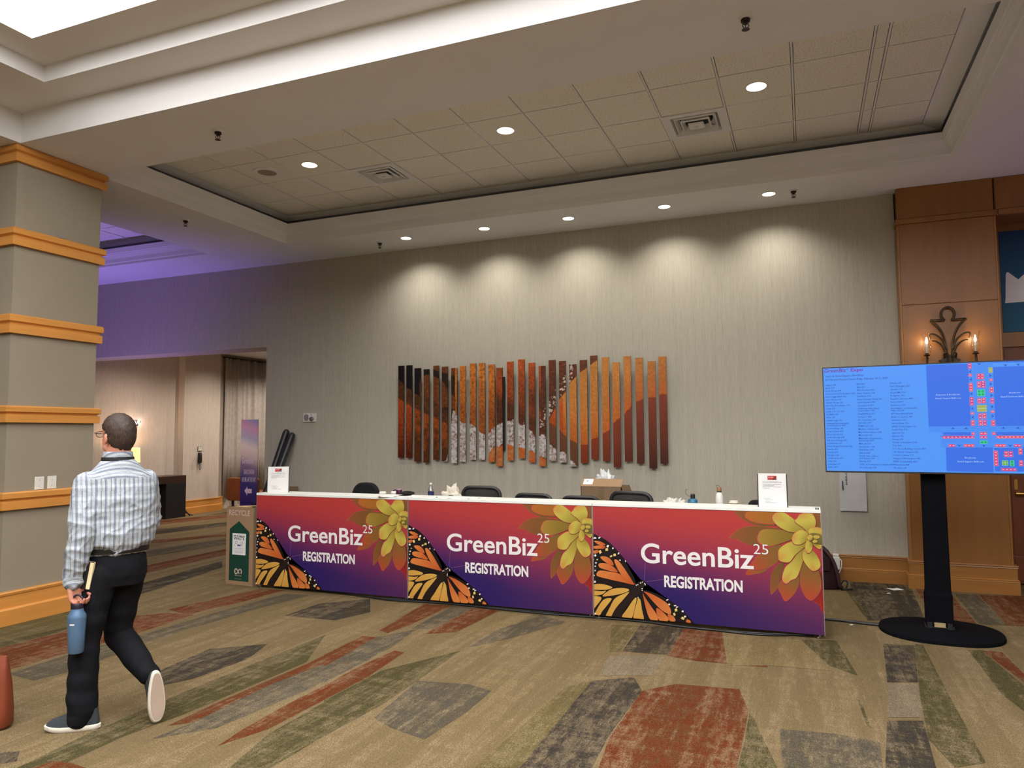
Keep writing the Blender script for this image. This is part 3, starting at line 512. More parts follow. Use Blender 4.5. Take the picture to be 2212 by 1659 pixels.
# ---- side corridor seen through the opening
b = MB(); b.box(-12.52, 9.45, 0, -12.32, 18, 3.6); b.box(-12.32, 11.615, 0, -12.15, 12.63, 3.6)
obj('wall_corridor_left', b, HALLWALL, kind='structure')
b = MB(); b.box(-12.5, 17.0, 0, -6.0, 17.2, 3.6); obj('wall_corridor_end', b, HALLWALL, kind='structure')
b = MB(); b.box(-7.0, 9.45, 0, -6.8, 18, 3.6); obj('wall_corridor_right', b, HALLWALL, kind='structure')
b = MB(); b.box(-12.5, 9.45, 3.5, -6.8, 18, 3.6); obj('ceiling_corridor', b, CEIL, kind='structure')
for k, (hx, hy, ww) in enumerate([(-10.9, 10.3, 0.9), (-10.9, 12.2, 0.95), (-9.2, 11.6, 0.8), (-10.9, 14.0, 1.6)]):  # unseen; extra ones near the drape are added to brighten the corridor
    f = thing('corridor_downlight', 'unseen round recessed downlight in the side corridor ceiling', 'downlight', (hx, hy, 3.5), 0, 'corridor downlights')
    b = MB(); b.lathe([(0.07, -0.003), (0.095, -0.003), (0.095, 0.0), (0.07, 0.0)], n=20, cap=False); obj('trim_ring', b, WHITEP, f)
    b = MB(); b.lathe([(0.001, -0.002), (0.07, -0.002)], n=20, cap=False); obj('lens', b, LAMPWHITE, f)
    lamp('corridor_downlight_beam', 'SPOT', (0, 0, -0.03), HALL_W*ww*2.4, (1.0, 0.90, 0.78), f, spot_size=R(150), spot_blend=0.9, shadow_soft_size=0.07)

# drape along the corridor wall: soft vertical pleats
b = MB(); rows = []
import itertools
ny = 220
for z in (0.292, 1.2, 2.2, 3.42):
    row = []
    for k in range(ny+1):
        y = 12.86 + (16.9-12.86)*k/ny
        a = 0.028*math.sin(y*21)+0.02*math.sin(y*33.7+1.3+z*0.1)+0.014*math.sin(y*57)
        row.append((-12.25 + a, y, z))
    rows.append(row)
n = ny+1
b.add([p for r_ in rows for p in r_], [(i*n+k, i*n+k+1, (i+1)*n+k+1, (i+1)*n+k) for i in range(3) for k in range(ny)])
DRAPE = plain('charcoal_drape', s255(170, 160, 152), 0.9, 0, 0.1, 0.1, 12)
dr = thing('pleated_drape', 'dark grey pleated drape covering the far corridor wall', 'drape', (0, 0, 0))
d1 = obj('curtain', b, DRAPE, dr, smooth=True)
sm = d1.modifiers.new('solid', 'SOLIDIFY'); sm.thickness = 0.006
b = MB(); b.cyl((-12.25, 12.8, 3.43), (-12.25, 16.95, 3.43), 0.018, n=10); obj('curtain_rail', b, IRON, dr)

# ---- wood-panelled pilaster, lintel and recessed doorway at the right
P = thing('wood_pilaster', 'honey maple panelled pilaster carrying the double candle sconce', 'pilaster', (0.98, 8.82, 0))
b = MB(); b.box(0.012, 0.012, 0, 0.908, 0.53, ZC); obj('core', b, HONEYV, P)
for z0, z1 in ((0.29, 3.008), (3.014, 3.898), (3.962, ZC-0.004)):
    b = MB(); b.box(0.018 if z1 < 4 else 0.004, 0.0, z0, 0.902, 0.02, z1); obj('panel', b, HONEYV, P, bevel=0.003)
b = MB(); b.box(-0.012, -0.012, 3.902, 0.925, 0.17, 3.958); obj('cap_strip', b, HONEYV, P, bevel=0.003)
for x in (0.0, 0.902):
    b = MB(); b.box(x, -0.002, 0.29, x+0.018, 0.53, 3.898); obj('edge_strip', b, HONEYDIM, P, bevel=0.003)
Lt = thing('wood_lintel', 'honey maple panelled lintel above the doorway', 'lintel', (1.9, 8.82, 3.9))
b = MB(); b.box(0.0, 0.012, 0.0, 3.0, 0.5, ZC-3.9); obj('core', b, HONEYV, Lt)
for k in range(3):
    b = MB(); b.box(0.006+k*1.0, 0, 0.062, 1.0+k*1.0, 0.02, ZC-3.9-0.004); obj('panel', b, HONEYV, Lt, bevel=0.003)
b = MB(); b.box(0.026, -0.012, 0.002, 3.0, 0.02, 0.058); obj('cap_strip', b, HONEYV, Lt, bevel=0.003)
P2 = thing('wood_pilaster', 'honey maple panelled pilaster on the far side of the doorway', 'pilaster', (4.9, 8.82, 0))
b = MB(); b.box(0.0, 0.0, 0, 0.9, 0.53, ZC); obj('core', b, HONEYV, P2)
b = MB(); b.box(1.9, 9.30, 2.56, 4.9, 9.40, 3.9); b.box(1.9, 9.40, 0, 4.9, 9.45, 3.9); obj('wall_portal', b, HONEYV, kind='structure')
for k in range(2):
    D = thing('door_%d' % (k+1), 'reddish maple door leaf with a brass bar handle', None, (2.0+k*1.42, 9.33, 0), kind='structure')
    b = MB(); b.box(0.01, 0, 0.03, 1.40, 0.05, 2.56); obj('leaf', b, DOORW, D)
    for z0, z1 in ((0.05, 0.31), (0.33, 2.54)):
        b = MB(); b.box(0.02, -0.008, z0, 1.39, 0.0, z1); obj('panel', b, DOORW, D, bevel=0.003)
    hx = 0.05 if k == 0 else 0.1
    h = MB(); h.tube([(hx, -0.05, 0.98), (hx+1.2, -0.05, 0.98)], 0.018, 10); h.cyl((hx+0.03, 0, 0.98), (hx+0.03, -0.05, 0.98), 0.02, n=10); h.cyl((hx+1.15, 0, 0.98), (hx+1.15, -0.05, 0.98), 0.02, n=10)
    h.box(hx, -0.012, 1.02, hx+0.03, 0, 1.13)
    obj('handle', h, BRASS, D, smooth=40)
b = MB(); b.box(1.9, 9.25, 0, 2.0, 9.40, 2.56); obj('trim_1', b, DOORW, kind='structure')

# emblem banner over the doors
bn = thing('blue_banner', 'dark blue banner with a white jagged emblem above the doors', 'banner', (2.0, 9.298, 2.72))
b = MB(); b.col = None
for k in range(12):
    t0, t1 = k/12, (k+1)/12; c0 = lerp(s255(30, 92, 120), s255(26, 62, 104), t0); c1 = lerp(s255(30, 92, 120), s255(26, 62, 104), t1)
    b.add([(0.02, -0.012, t0*1.11), (2.7, -0.012, t0*1.11), (2.7, -0.012, t1*1.11), (0.02, -0.012, t1*1.11)], [(0, 1, 2, 3)], [c0, c0, c1, c1])
b.box(0.02, -0.0118, 0, 2.7, 0, 1.11, s255(26, 70, 110)); obj('cloth', b, PRINT, bn)
em = [(0.046, 0.317), (0.052, 0.36), (0.066, 0.63), (0.075, 0.655), (0.09, 0.655), (0.178, 0.568), (0.27, 0.655), (0.36, 0.568), (0.45, 0.655), (0.47, 0.64), (0.49, 0.335), (0.47, 0.325)]
b = MB(); b.prism(em, -0.0135, -0.0125, lambda a, c, z: (a, z, c)); obj('emblem', b, WHITEINK, bn)

# ---- square pillar at the left with honey-wood bands
PL = thing('square_pillar', 'square taupe pillar with honey wood bands behind the man', 'pillar', (-6.58, 4.31, 0))
b = MB(); b.box(-0.86, 0, 0, 0, 0.85, ZC); obj('shaft', b, PILLARP, PL)
def band(z0, z1):
    b = MB(); h = z1-z0
    pr = [(0.0, z0), (0.036, z0), (0.038, z0+h*0.44), (0.018, z0+h*0.5), (0.020, z0+h*0.56), (0.044, z0+h*0.64), (0.044, z1-0.012), (0.034, z1), (0.0, z1)]
    b.rings([[(-0.86-o, -o, z), (o, -o, z), (o, 0.85+o, z), (-0.86-o, 0.85+o, z)] for o, z in pr]); return obj('wood_band', b, HONEY, PL)
for z0, z1 in ((4.15, ZC), (3.38, 3.54), (2.58, 2.75), (1.78, 1.93), (1.005, 1.162)): band(z0, z1)
prof = [(0.0, 0.0), (0.045, 0.0), (0.045, 0.135), (0.036, 0.145), (0.024, 0.150), (0.024, 0.255), (0.032, 0.262), (0.036, 0.28), (0.026, 0.29), (0.0, 0.292)]
b = MB(); b.rings([[(-0.86-o, -o, z), (o, -o, z), (o, 0.85+o, z), (-0.86-o, 0.85+o, z)] for o, z in prof]); obj('pillar_base', b, HONEY, PL)
for k, (yy, lb) in enumerate(((4.58, 'blank white wall plate on the pillar, nearer one'), (4.70, 'blank white wall plate on the pillar, farther one'))):
    s_ = thing('wall_plate', lb, 'wall plate', (-6.58, yy, 1.165))
    b = MB(); b.box(0, 0, 0, 0.007, 0.088, 0.118); obj('plate', b, WHITEP, s_, bevel=0.003)
    b = MB(); b.cyl((0.007, 0.044, 0.085), (0.0085, 0.044, 0.085), 0.004, n=8); obj('screw', b, ALU, s_)
    b = MB(); b.cyl((0.007, 0.044, 0.033), (0.0085, 0.044, 0.033), 0.004, n=8); obj('screw', b, ALU, s_)
b = MB(); b.rbox(0, -0.03, 0, 0.035, 0.03, 0.035, 0.006, axis='y'); obj('sensor_box', b, plain('grey_plastic', s255(140, 134, 124), 0.5), label='small grey box resting on the upper pillar band', cat='sensor').location = (-6.575, 4.73, 3.541)
# ================================================================== CEILING FITTINGS
def downlight(x, y, z, label, group, r, watts, aim, size, blend):
    f = thing('downlight', label, 'downlight', (x, y, z), 0, group)
    b = MB(); b.lathe([(r, 0.0), (r, -0.004), (r+0.018, -0.004), (r+0.02, 0.0)], n=24, cap=False); obj('trim_ring', b, WHITEP, f, smooth=40)
    if z < 4.5:
        b = MB(); b.lathe([(0.001, -0.003), (r*0.5, -0.0025), (r, -0.003)], n=24, cap=False); obj('lens', b, LAMPWHITE, f)
        lamp('downlight_beam', 'SPOT', (0, 0, -0.006), watts, (1.0, 0.95, 0.84), f, aim, spot_size=size, spot_blend=blend, shadow_soft_size=0.05)
        return
    b = MB(); b.lathe([(r, 0.0), (r*0.92, 0.03), (r*0.7, 0.07), (0.03, 0.085)], n=24, cap=False); obj('reflector', b, emis('reflector_glow', (1.0, 0.96, 0.88), 3.5) if 'reflector_glow' not in MATS else MATS['reflector_glow'], f, smooth=True)
    b = MB(); b.ball((0, 0, 0.055), (0.028, 0.028, 0.035), 12, 8); obj('bulb', b, LAMPWHITE, f, smooth=True)
    lamp('downlight_beam', 'SPOT', (0, 0, 0.0), watts, (1.0, 0.95, 0.84), f, aim, spot_size=size, spot_blend=blend, shadow_soft_size=0.05)
for i, (x, lb) in enumerate([(-4.95, 'wall-washing downlight farthest left in the row above the artwork'), (-3.79, 'wall-washing downlight second from left in the row above the artwork'), (-2.65, 'middle wall-washing downlight of the row above the artwork'), (-1.47, 'wall-washing downlight second from right in the row above the artwork'), (-0.31, 'wall-washing downlight farthest right in the row above the artwork')]):
    downlight(x, 8.45, ZC-0.001, lb, 'wall-washer downlights', 0.068, WASH_W, (R(10), 0, 0), R(128), 1.0)
for i, (x, lb) in enumerate([(-5.118, 'downlight in the ceiling tile beside the round speaker'), (-2.718, 'downlight in the middle of the tiled ceiling'), (-0.318, 'downlight in the ceiling tile nearest the big screen')]):
    downlight(x, 6.594, ZT-0.001, lb, 'downlights in the tiled ceiling', 0.085, TILE_W, (0, 0, 0), R(96), 0.8)
for i, (x, y) in enumerate([(-9, 6.6), (4.4, 6.6), (6.8, 2.0), (7.2, -3), (-8.6, 1.5), (-10.5, -2.5), (-4, -6.5), (2, -6.5)]):  # unseen lamps added as fill light for the room
    z = ZC
    f = thing('fill_downlight', 'added fill downlight outside the view', 'downlight', (x, y, ZT-0.02 if (i == 0) else ZC-0.001), 0, 'added fill downlights out of view')
    b = MB(); b.lathe([(0.001, -0.001), (0.07, -0.001)], n=16, cap=False); obj('lens', b, LAMPWHITE, f)
    lamp('fill_downlight_beam', 'SPOT', (0, 0, -0.01), FILL_W*(0.5 if i == 0 else 0.35 if i == 1 else 1.0), (1.0, 0.97, 0.93), f, spot_size=R(130), spot_blend=0.8, shadow_soft_size=0.08)

# square louvred air diffusers
for (i, j), lb in zip(VENTS, ('square louvred air vent nearer the round ceiling speaker', 'square louvred air vent nearer the big screen')):
    cx = (xs1[i]+xs1[i+1])/2; cy = (ys1[j]+ys1[j+1])/2
    v = thing('air_vent', lb, 'air vent', (cx, cy, ZT), 0, 'air vents in the tiled ceiling')
    def sqr(h, z): return [(-h, -h, z), (h, -h, z), (h, h, z), (-h, h, z)]
    b = MB(); b.rings([sqr(0.294, 0.006), sqr(0.294, -0.006), sqr(0.225, -0.006), sqr(0.215, 0.03), sqr(0.215, 0.10)], cap=False); obj('frame', b, CEIL, v)
    b = MB(); b.box(-0.22, -0.22, 0.09, 0.22, 0.22, 0.10); b.cyl((0, 0, 0.05), (0, 0, 0.09), 0.16, n=24); obj('duct', b, plain('duct_dark', (0.02, 0.02, 0.02), 0.7) if 'duct_dark' not in MATS else MATS['duct_dark'], v)
    for h0, h1, zz in ((0.20, 0.165, 0.0), (0.14, 0.11, -0.006), (0.075, 0.0, -0.012)):
        b = MB(); rs = [sqr(h0, zz), sqr(h0-0.012, zz-0.012), sqr(max(h1, 0.02), zz+0.035 if h1 else zz-0.012), sqr(max(h1, 0.02), zz+0.041 if h1 else zz+0.0), sqr(h0-0.006, zz+0.006)]
        b.rings(rs, cap=(h1 == 0)); obj('louvre', b, CEIL, v)
sp = thing('ceiling_speaker', 'round grille loudspeaker set in a ceiling tile', 'speaker', (-5.718, 6.594, ZT))
b = MB(); b.lathe([(0.105, -0.003), (0.11, -0.012), (0.155, -0.010), (0.16, 0.0)], n=32, cap=False); obj('ring', b, CEIL, sp, smooth=40)
b = MB(); b.lathe([(0.001, -0.004), (0.106, -0.004)], n=32, cap=False); obj('grille', b, plain('speaker_grille', s255(150, 142, 128), 0.8, 0, .2, 0.3, 220) , sp)

SPRK = plain('dark_bronze', s255(52, 44, 44), 0.4, 0.6)
sp0 = None
for x, y, lb in ((-4.684, 4.776, 'ceiling sprinkler on the beam left of centre'), (-0.282, 4.732, 'ceiling sprinkler nearest the camera, top of the picture'), (-7.012, 6.654, 'ceiling sprinkler between the two tiled trays'), (-5.393, 8.5, 'ceiling sprinkler left of the wall-washing downlights'), (-0.053, 8.43, 'ceiling sprinkler right of the wall-washing downlights')):
    if sp0 is None:
        s_ = thing('fire_sprinkler', lb, 'sprinkler', (x, y, ZC), R(20), 'ceiling sprinklers'); sp0 = s_
        b = MB(); b.lathe([(0.045, 0.0), (0.044, -0.006), (0.03, -0.012), (0.0, -0.013)], n=20, cap=False); obj('escutcheon', b, CEIL, s_, smooth=True)
        b = MB(); b.lathe([(0.024, -0.006), (0.03, -0.014), (0.028, -0.03), (0.014, -0.034), (0.012, -0.045)], n=14); obj('body', b, SPRK, s_, smooth=40)
        b = MB(); b.tube(spline3([(0.012, 0, -0.04), (0.02, 0, -0.055), (0.004, 0, -0.075)], 4), 0.003, 6); b.tube(spline3([(-0.012, 0, -0.04), (-0.02, 0, -0.055), (-0.004, 0, -0.075)], 4), 0.003, 6); b.cyl((0, 0, -0.04), (0, 0, -0.074), 0.003, n=6); obj('frame_arms', b, SPRK, s_)
        b = MB(); b.lathe([(0.0, -0.074), (0.02, -0.076), (0.026, -0.08), (0.0, -0.079)], n=12, cap=False); obj('deflector', b, SPRK, s_)
    else: dup(sp0, (x, y, ZC), R(20), lb)

# purple event uplights, standing on the floor out of sight behind the pillar and beyond the right edge
for k, (x, y, rx, pw, lb) in enumerate(((-10.5, 7.3, R(170), 1.0, 'purple event uplight on the floor behind the pillar'), (3.6, 7.4, R(172), 0.14, 'purple event uplight on the floor right of the doors'))):
    u = thing('event_uplight', lb, 'uplight', (x, y, 0), 0, 'purple event uplights')
    b = MB(); b.lathe([(0.07, 0.10), (0.085, 0.12), (0.085, 0.24), (0.08, 0.25)], n=20); obj('can', b, BLACKPLASTIC, u, smooth=40)
    b = MB(); b.lathe([(0.001, 0.2515), (0.075, 0.2515)], n=20, cap=False); obj('lens', b, emis('purple_lens', (0.25, 0.1, 1.0), 2.0) if 'purple_lens' not in MATS else MATS['purple_lens'], u)
    b = MB(); b.box(-0.1, -0.015, 0.0, -0.088, 0.015, 0.2); b.box(0.088, -0.015, 0.0, 0.1, 0.015, 0.2); b.box(-0.1, -0.06, 0.0, 0.1, 0.06, 0.012); obj('yoke', b, BLACK, u)
    lamp('event_uplight_beam', 'SPOT', (0, 0, 0.27), PURPLE_W*pw*4, (0.38, 0.24, 1.0), u, (rx, 0, 0), spot_size=R(95), spot_blend=0.9, shadow_soft_size=0.07)
# ================================================================== SLATTED WALL ARTWORK
aw = thing('slatted_artwork', 'wall artwork of narrow slats printed with orange rock and white foam', 'artwork', (0, 8.93, 0))
def artcol(x, z):
    n1 = noise.fractal(Vector((x*9, z*9, 0)), 1.0, 2.0, 5); n2 = noise.fractal(Vector((x*30, z*30, 5)), 1.0, 2.0, 4)
    n3 = noise.noise(Vector((x*2.2+z*3, z*2.5, 9)))
    jx = x+0.02*n1; jz = z+0.03*n1
    edge = interp(ART_EDGE, x); shade = interp(ART_SHADE, x)
    ft = interp(ART_FOAM_TOP, x); fb = interp(ART_FOAM_BOT, x); sp = interp(ART_SPRAY, x)
    ex0 = ART_EDGE[0][0]
    if x > ex0 and z < edge+0.004 and not (x < -2.7 and z < shade-0.12 and False):
        if z + 0.02*n1 > shade:
            t = clamp((z-shade)/0.5); c = lerp(s255(196, 98, 24), s255(206, 132, 54), t)
            if x < -2.9: c = lerp(s255(190, 84, 20), s255(214, 148, 60), clamp((z-2.0)/0.35))
            k = 0.92+0.25*n2+0.18*n3; return tuple(v*k for v in c)
        if x < -2.55 and z < ft and z < shade-0.1: pass
        else:
            t = clamp((shade-z)/0.9); c = lerp(s255(138, 54, 18), s255(60, 22, 8), t)
            if x < -2.7: c = lerp(s255(110, 66, 36), s255(66, 40, 20), t)
            k = 0.95+0.18*n2; return tuple(v*k for v in c)
    if ART_FOAM_TOP[0][0] < x < ART_FOAM_TOP[-1][0] and z < ft+0.05*n1 and z > fb-0.04*n1:
        n4 = noise.fractal(Vector((x*70, z*70, 2)), 1.0, 2.0, 3)
        f = 0.62+0.7*n2+0.5*n4+0.5*n1
        return lerp(s255(112, 74, 48), s255(208, 202, 200), clamp(f))
    if ART_FOAM_TOP[0][0] < x < ART_FOAM_TOP[-1][0] and z <= fb:
        c = lerp(s255(196, 92, 32), s255(190, 120, 66), clamp(0.5+n1*1.2)); k = 0.9+0.3*n2; return tuple(v*k for v in c)
    if ART_SPRAY[0][0] < x < ART_SPRAY[-1][0] and abs(z-sp) < 0.10 and n2+0.35*n1 > 0.08+abs(z-sp)*2.0: return s255(206, 190, 176)
    r0 = interp(ART_RIDGE0, x); r1 = interp(ART_RIDGE1, x)
    if x < -4.45:
        if z > r0+0.02*n1:
            c = lerp(s255(58, 40, 24), s255(22, 18, 26), clamp((-4.55-x)*1.2+0.3))
            if x > -5.0 and n3 > 0.05: c = s255(120, 66, 30)
        elif z > r1: c = lerp(s255(104, 62, 28), s255(82, 46, 20), clamp(n1+0.5))
        else:
            c = lerp(s255(160, 78, 26), s255(90, 46, 16), clamp((r1-z)*2.2+n1))
            if x < -5.1: c = lerp(s255(176, 78, 32), s255(96, 32, 10), clamp((2.02-z)*1.6))
        k = 0.85+0.5*n2; return tuple(max(0.002, v*k) for v in c)
    lit = interp(ART_LIT, x)
    t = clamp((2.62-z)/0.85+0.5*n3)
    if x < -3.85: c = lerp(s255(222, 132, 52), s255(150, 76, 28), t)
    elif x < -3.2: c = lerp(s255(196, 88, 30), s255(92, 44, 16), clamp(t*1.5))
    else: c = lerp(s255(112, 54, 22), s255(84, 46, 22), t)
    k = 0.85+0.55*n2; return tuple(max(0.002, v*k) for v in c)
for i, (sx0, sx1, sz0, sz1) in enumerate(SLATS):
    b = MB(); nx, nz = 10, 190; dep = 0.016
    vs = []; cs = []
    for j in range(nz+1):
        for k in range(nx+1):
            x = sx0+(sx1-sx0)*k/nx; z = sz0+(sz1-sz0)*j/nz; vs.append((x, -0.001, z)); cs.append(artcol(x, z))
    w = nx+1
    for j in range(nz):
        for k in range(nx):
            q = (j*w+k, j*w+k+1, (j+1)*w+k+1, (j+1)*w+k); b.f.append(q); b.c.append([cs[t] for t in q])
    b.v += vs
    b.box(sx0, 0, sz0, sx1, dep, sz1, s255(48, 30, 18))
    s_ = obj('slat', b, PRINTG, aw, fix=False)
    b = MB(); cx = (sx0+sx1)/2
    for zz in (sz0+0.25, sz1-0.25): o = MB(); o.cyl((cx, dep, zz), (cx, 0.064, zz), 0.012, n=8); obj('standoff', o, BLACK, s_)
    if i == 11: b.box(cx+0.035, dep+0.012, sz0+0.2, cx+0.062, 0.05, sz1-0.12)
    if i == 11: obj('hanging_rail', b, BLACK, s_)

# ================================================================== REGISTRATION COUNTERS
PW = 1.899; PZ0 = 0.037; CT = 1.022
BGR = lambda u, v: None
def bgcol(u, v):
    # printed colour blend: red across the top, indigo low left of centre, plum at the lower right
    u_ = u/1.9; v_ = v/0.965
    red = s255(172, 57, 54); ind = s255(40, 26, 90); plum = s255(74, 36, 82)
    base = lerp(ind, plum, clamp((u_-0.45)/0.55))
    a = 0.30-0.36*u_+0.10*(1-u_)**2; e = 1.02-0.14*u_
    t = clamp((v_-a)/(e-a)); t = t*t*(3-2*t)
    return lerp(base, red, t)
PETC = {'b': (s255(104, 78, 34), s255(138, 78, 44)), 'b2': (s255(150, 98, 34), s255(170, 96, 40)), 'dr': (s255(100, 30, 18), s255(160, 36, 30)),
        'r': (s255(116, 90, 38), s255(172, 66, 44)), 'ol': (s255(120, 100, 36), s255(156, 124, 50)), 'y': (s255(134, 118, 42), s255(184, 168, 72)),
        'y2': (s255(140, 124, 44), s255(184, 166, 70)), 'g': (s255(84, 84, 40), s255(112, 104, 48))}
PW_, PH_ = 1.9, 0.965
def clip(poly):
    def half(p, inside, cut):
        out = []
        for i in range(len(p)):
            a, c = p[i-1], p[i]; ia, ic = inside(a), inside(c)
            if ia != ic: out.append(cut(a, c))
            if ic: out.append(c)
        return out
    def cx(k): return lambda a, c: (k, a[1]+(c[1]-a[1])*(k-a[0])/(c[0]-a[0]))
    def cy(k): return lambda a, c: (a[0]+(c[0]-a[0])*(k-a[1])/(c[1]-a[1]), k)
    for ins, cut in ((lambda p: p[0] >= 0, cx(0)), (lambda p: p[0] <= PW_, cx(PW_)), (lambda p: p[1] >= 0, cy(0)), (lambda p: p[1] <= PH_, cy(PH_))):
        if len(poly) < 3: return []
        poly = half(poly, ins, cut)
    return poly
def flat(mb, poly, y, colf):
    poly = clip(poly)
    if len(poly) < 3: return
    pts = [(u, y, v) for u, v in poly]
    mb.add(pts, [tuple(range(len(pts)))], [colf(u, v) for u, v in poly])
def fan(mb, poly, y, colf):
    # triangle fan about the centroid keeps colour blends smooth
    poly = clip(poly)
    if len(poly) < 3: return
    cu = sum(p[0] for p in poly)/len(poly); cv = sum(p[1] for p in poly)/len(poly)
    n = len(poly); cc = colf(cu, cv); cs = [colf(*p) for p in poly]
    n0 = len(mb.v); mb.v += [(cu, y, cv)] + [(u, y, v) for u, v in poly]
    for i in range(n):
        mb.f.append((n0, n0+1+i, n0+1+(i+1) % n)); mb.c.append([cc, cs[i], cs[(i+1) % n]])
def build_prints(root):
    fp = MB(); nx, nz = 26, 18
    for j in range(nz):
        for k in range(nx):
            q = [(PW_*(k+a)/nx, PH_*(j+c)/nz) for a, c in ((0, 0), (1, 0), (1, 1), (0, 1))]
            fp.add([(u, -0.001, v) for u, v in q], [(0, 1, 2, 3)], [bgcol(u, v) for u, v in q])
    fp.box(0, 0, 0, PW_, 0.004, PH_, s255(90, 60, 70))
    panel = obj('front_panel', fp, PRINT, root, fix=False); panel.location = (0, 0, PZ0)
    # succulent
    sb = MB(); ctr = (1.85, 0.72); y = -0.0015
    for i, (k, poly) in enumerate(PETALS):
        base, tip = PETC[k]; gu = sum(p[0] for p in poly)/len(poly); gv = sum(p[1] for p in poly)/len(poly)
        pp = smoothpoly([(gu+(p[0]-gu)*1.06, gv+(p[1]-gv)*1.06) for p in poly], 4)
        far = max(math.hypot(u-ctr[0], v-ctr[1]) for u, v in pp); near = min(math.hypot(u-ctr[0], v-ctr[1]) for u, v in pp)
        cu = sum(p[0] for p in pp)/len(pp); cv = sum(p[1] for p in pp)/len(pp)
        pink = s255(196, 84, 74)
        def edgec(u, v):
            t = clamp((math.hypot(u-ctr[0], v-ctr[1])-near)/(far-near+1e-6)); return lerp(base, pink, 0.35+0.55*t)
        fan(sb, [(cu+(u-cu)*1.03+0.001, cv+(v-cv)*1.03-0.003) for u, v in pp], y - i*0.00012 + 0.00004, lambda u, v: lerp(s255(54, 36, 16), s255(96, 44, 26), 0.4) if math.hypot(u-ctr[0], v-ctr[1]) < 0.33 else bgcol(u, v))
        fan(sb, pp, y - i*0.00012, edgec)
        def inner(u, v):
            t = clamp((math.hypot(u-ctr[0], v-ctr[1])-near)/(far-near+1e-6))
            if k in ('y', 'y2'): return lerp(lerp(base, tip, clamp(t*1.6)), s255(196, 96, 60), clamp((t-0.86)*5)*0.8)
            return lerp(base, tip, t**1.6)
        q = 0.955 if k in ('y', 'y2', 'ol') else 0.975
        fan(sb, [(cu+(u-cu)*q, cv+(v-cv)*q) for u, v in pp], y - i*0.00012 - 0.00006, inner)
    s_ = obj('succulent_print', sb, PRINT, root, fix=False); s_.location = (0, 0, PZ0)
    # butterfly
    fb = MB(); y = -0.0016; dark = s255(24, 16, 16)
    fan(fb, smoothpoly(BF_BODY[:-3], 3)[:-2*3] + BF_BODY[-3:], y, lambda u, v: dark)
    head = (0.44, 0.33)
    for kk, (c0, c1) in (('o', (s255(184, 84, 38), s255(206, 124, 62))), ('y', (s255(200, 160, 72), s255(198, 142, 66)))):
        for c in BF_CELLS[kk]:
            gu = sum(p[0] for p in c)/len(c); gv = sum(p[1] for p in c)/len(c)
            pp = smoothpoly([(gu+(p[0]-gu)*1.0, gv+(p[1]-gv)*1.0) for p in c], 4)
            dd = [math.hypot(u-head[0], v-head[1]) for u, v in pp]; lo, hi = min(dd), max(dd)
            fan(fb, pp, y-0.0004, lambda u, v: lerp(c0, c1, clamp((math.hypot(u-head[0], v-head[1])-lo)/(hi-lo+1e-6))))
    fan(fb, smoothpoly(BF_THORAX, 3), y-0.0007, lambda u, v: s255(34, 22, 18))
    for i, (u, v, w, h) in enumerate(BF_SPOTS):
        c = s255(222, 196, 118) if i in (3, 6, 7, 10, 12, 24, 25, 26) else s255(232, 228, 222); t = 0.5*math.sin(i*2.1)
        pts = [(u+(a*math.cos(t)-e*math.sin(t)), v+(a*math.sin(t)+e*math.cos(t))) for a, e in ((-w*.8, -h*.8), (w*.8, -h*.6), (w*.75, h*.8), (-w*.7, h*.65))]
        flat(fb, pts, y-0.0010, lambda p, q: c)
    s_ = obj('butterfly_print', fb, PRINT, root, fix=False); s_.location = (0, 0, PZ0)
    ab = MB()
    for ln in BF_ANT:
        for (a, c) in zip(ln, ln[1:]):
            d = Vector((c[0]-a[0], c[1]-a[1])).normalized()*0.0011; ab.add([(a[0]-d.y, y-0.0011, a[1]+d.x), (a[0]+d.y, y-0.0011, a[1]-d.x), (c[0]+d.y, y-0.0011, c[1]-d.x), (c[0]-d.y, y-0.0011, c[1]+d.x)], [(0, 1, 2, 3)], s255(150, 104, 140))
    g = obj('antenna_print', ab, PRINT, s_, fix=False)
    tb = MB(); fn = lambda a, c: (a, -0.0062, c)
    lettering(tb, 'GreenBiz', 0.435, 0.483, fn, width=0.94, height=0.172, bold=0.016, res=6)
    t_ = obj('brand_lettering', tb, WHITEINK, root, fix=False); t_.location = (0, 0, PZ0); tb = MB()
    lettering(tb, '25', 1.373, 0.611, fn, width=0.116, height=0.082, bold=-0.004, res=6)
    t_ = obj('year_lettering', tb, WHITEINK, root, fix=False); t_.location = (0, 0, PZ0); tb = MB()
    lettering(tb, 'REGISTRATION', 0.633, 0.288, fn, width=0.647, height=0.101, bold=0.034, res=5)
    t_ = obj('registration_lettering', tb, WHITEINK, root, fix=False); t_.location = (0, 0, PZ0)
cnt = thing('registration_counter', '', 'counter', (-5.613, 6.40, 0), 0, 'registration counters')
cnt['label'] = 'red and purple registration counter beside the recycling box'
build_prints(cnt)
b = MB(); b.box(0, 0.006, 0.04, 0.03, 0.30, 0.86); b.box(PW-0.03, 0.006, 0.04, PW, 0.30, 0.86); b.box(0.03, 0.006, 0.05, PW-0.03, 0.02, 0.99); b.box(0.0, 0.006, 0.86, 0.03, 0.30, 0.99); b.box(PW-0.03, 0.006, 0.86, PW, 0.30, 0.99)
obj('carcass', b, WHITE, cnt)
b = MB(); b.box(0.002, -0.008, 0.998, PW-0.002, 0.30, CT); obj('ledge_top', b, WHITE, cnt, bevel=0.002)
b = MB(); b.box(0.002, 0.302, 0.88, PW-0.002, 0.60, 0.9); obj('work_deck', b, WHITE, cnt)
for x in (0.0, PW-0.006):
    b = MB(); b.box(x, -0.003, 0.03, x+0.006, 0.006, 1.0); obj('edge_rail', b, ALU, cnt)
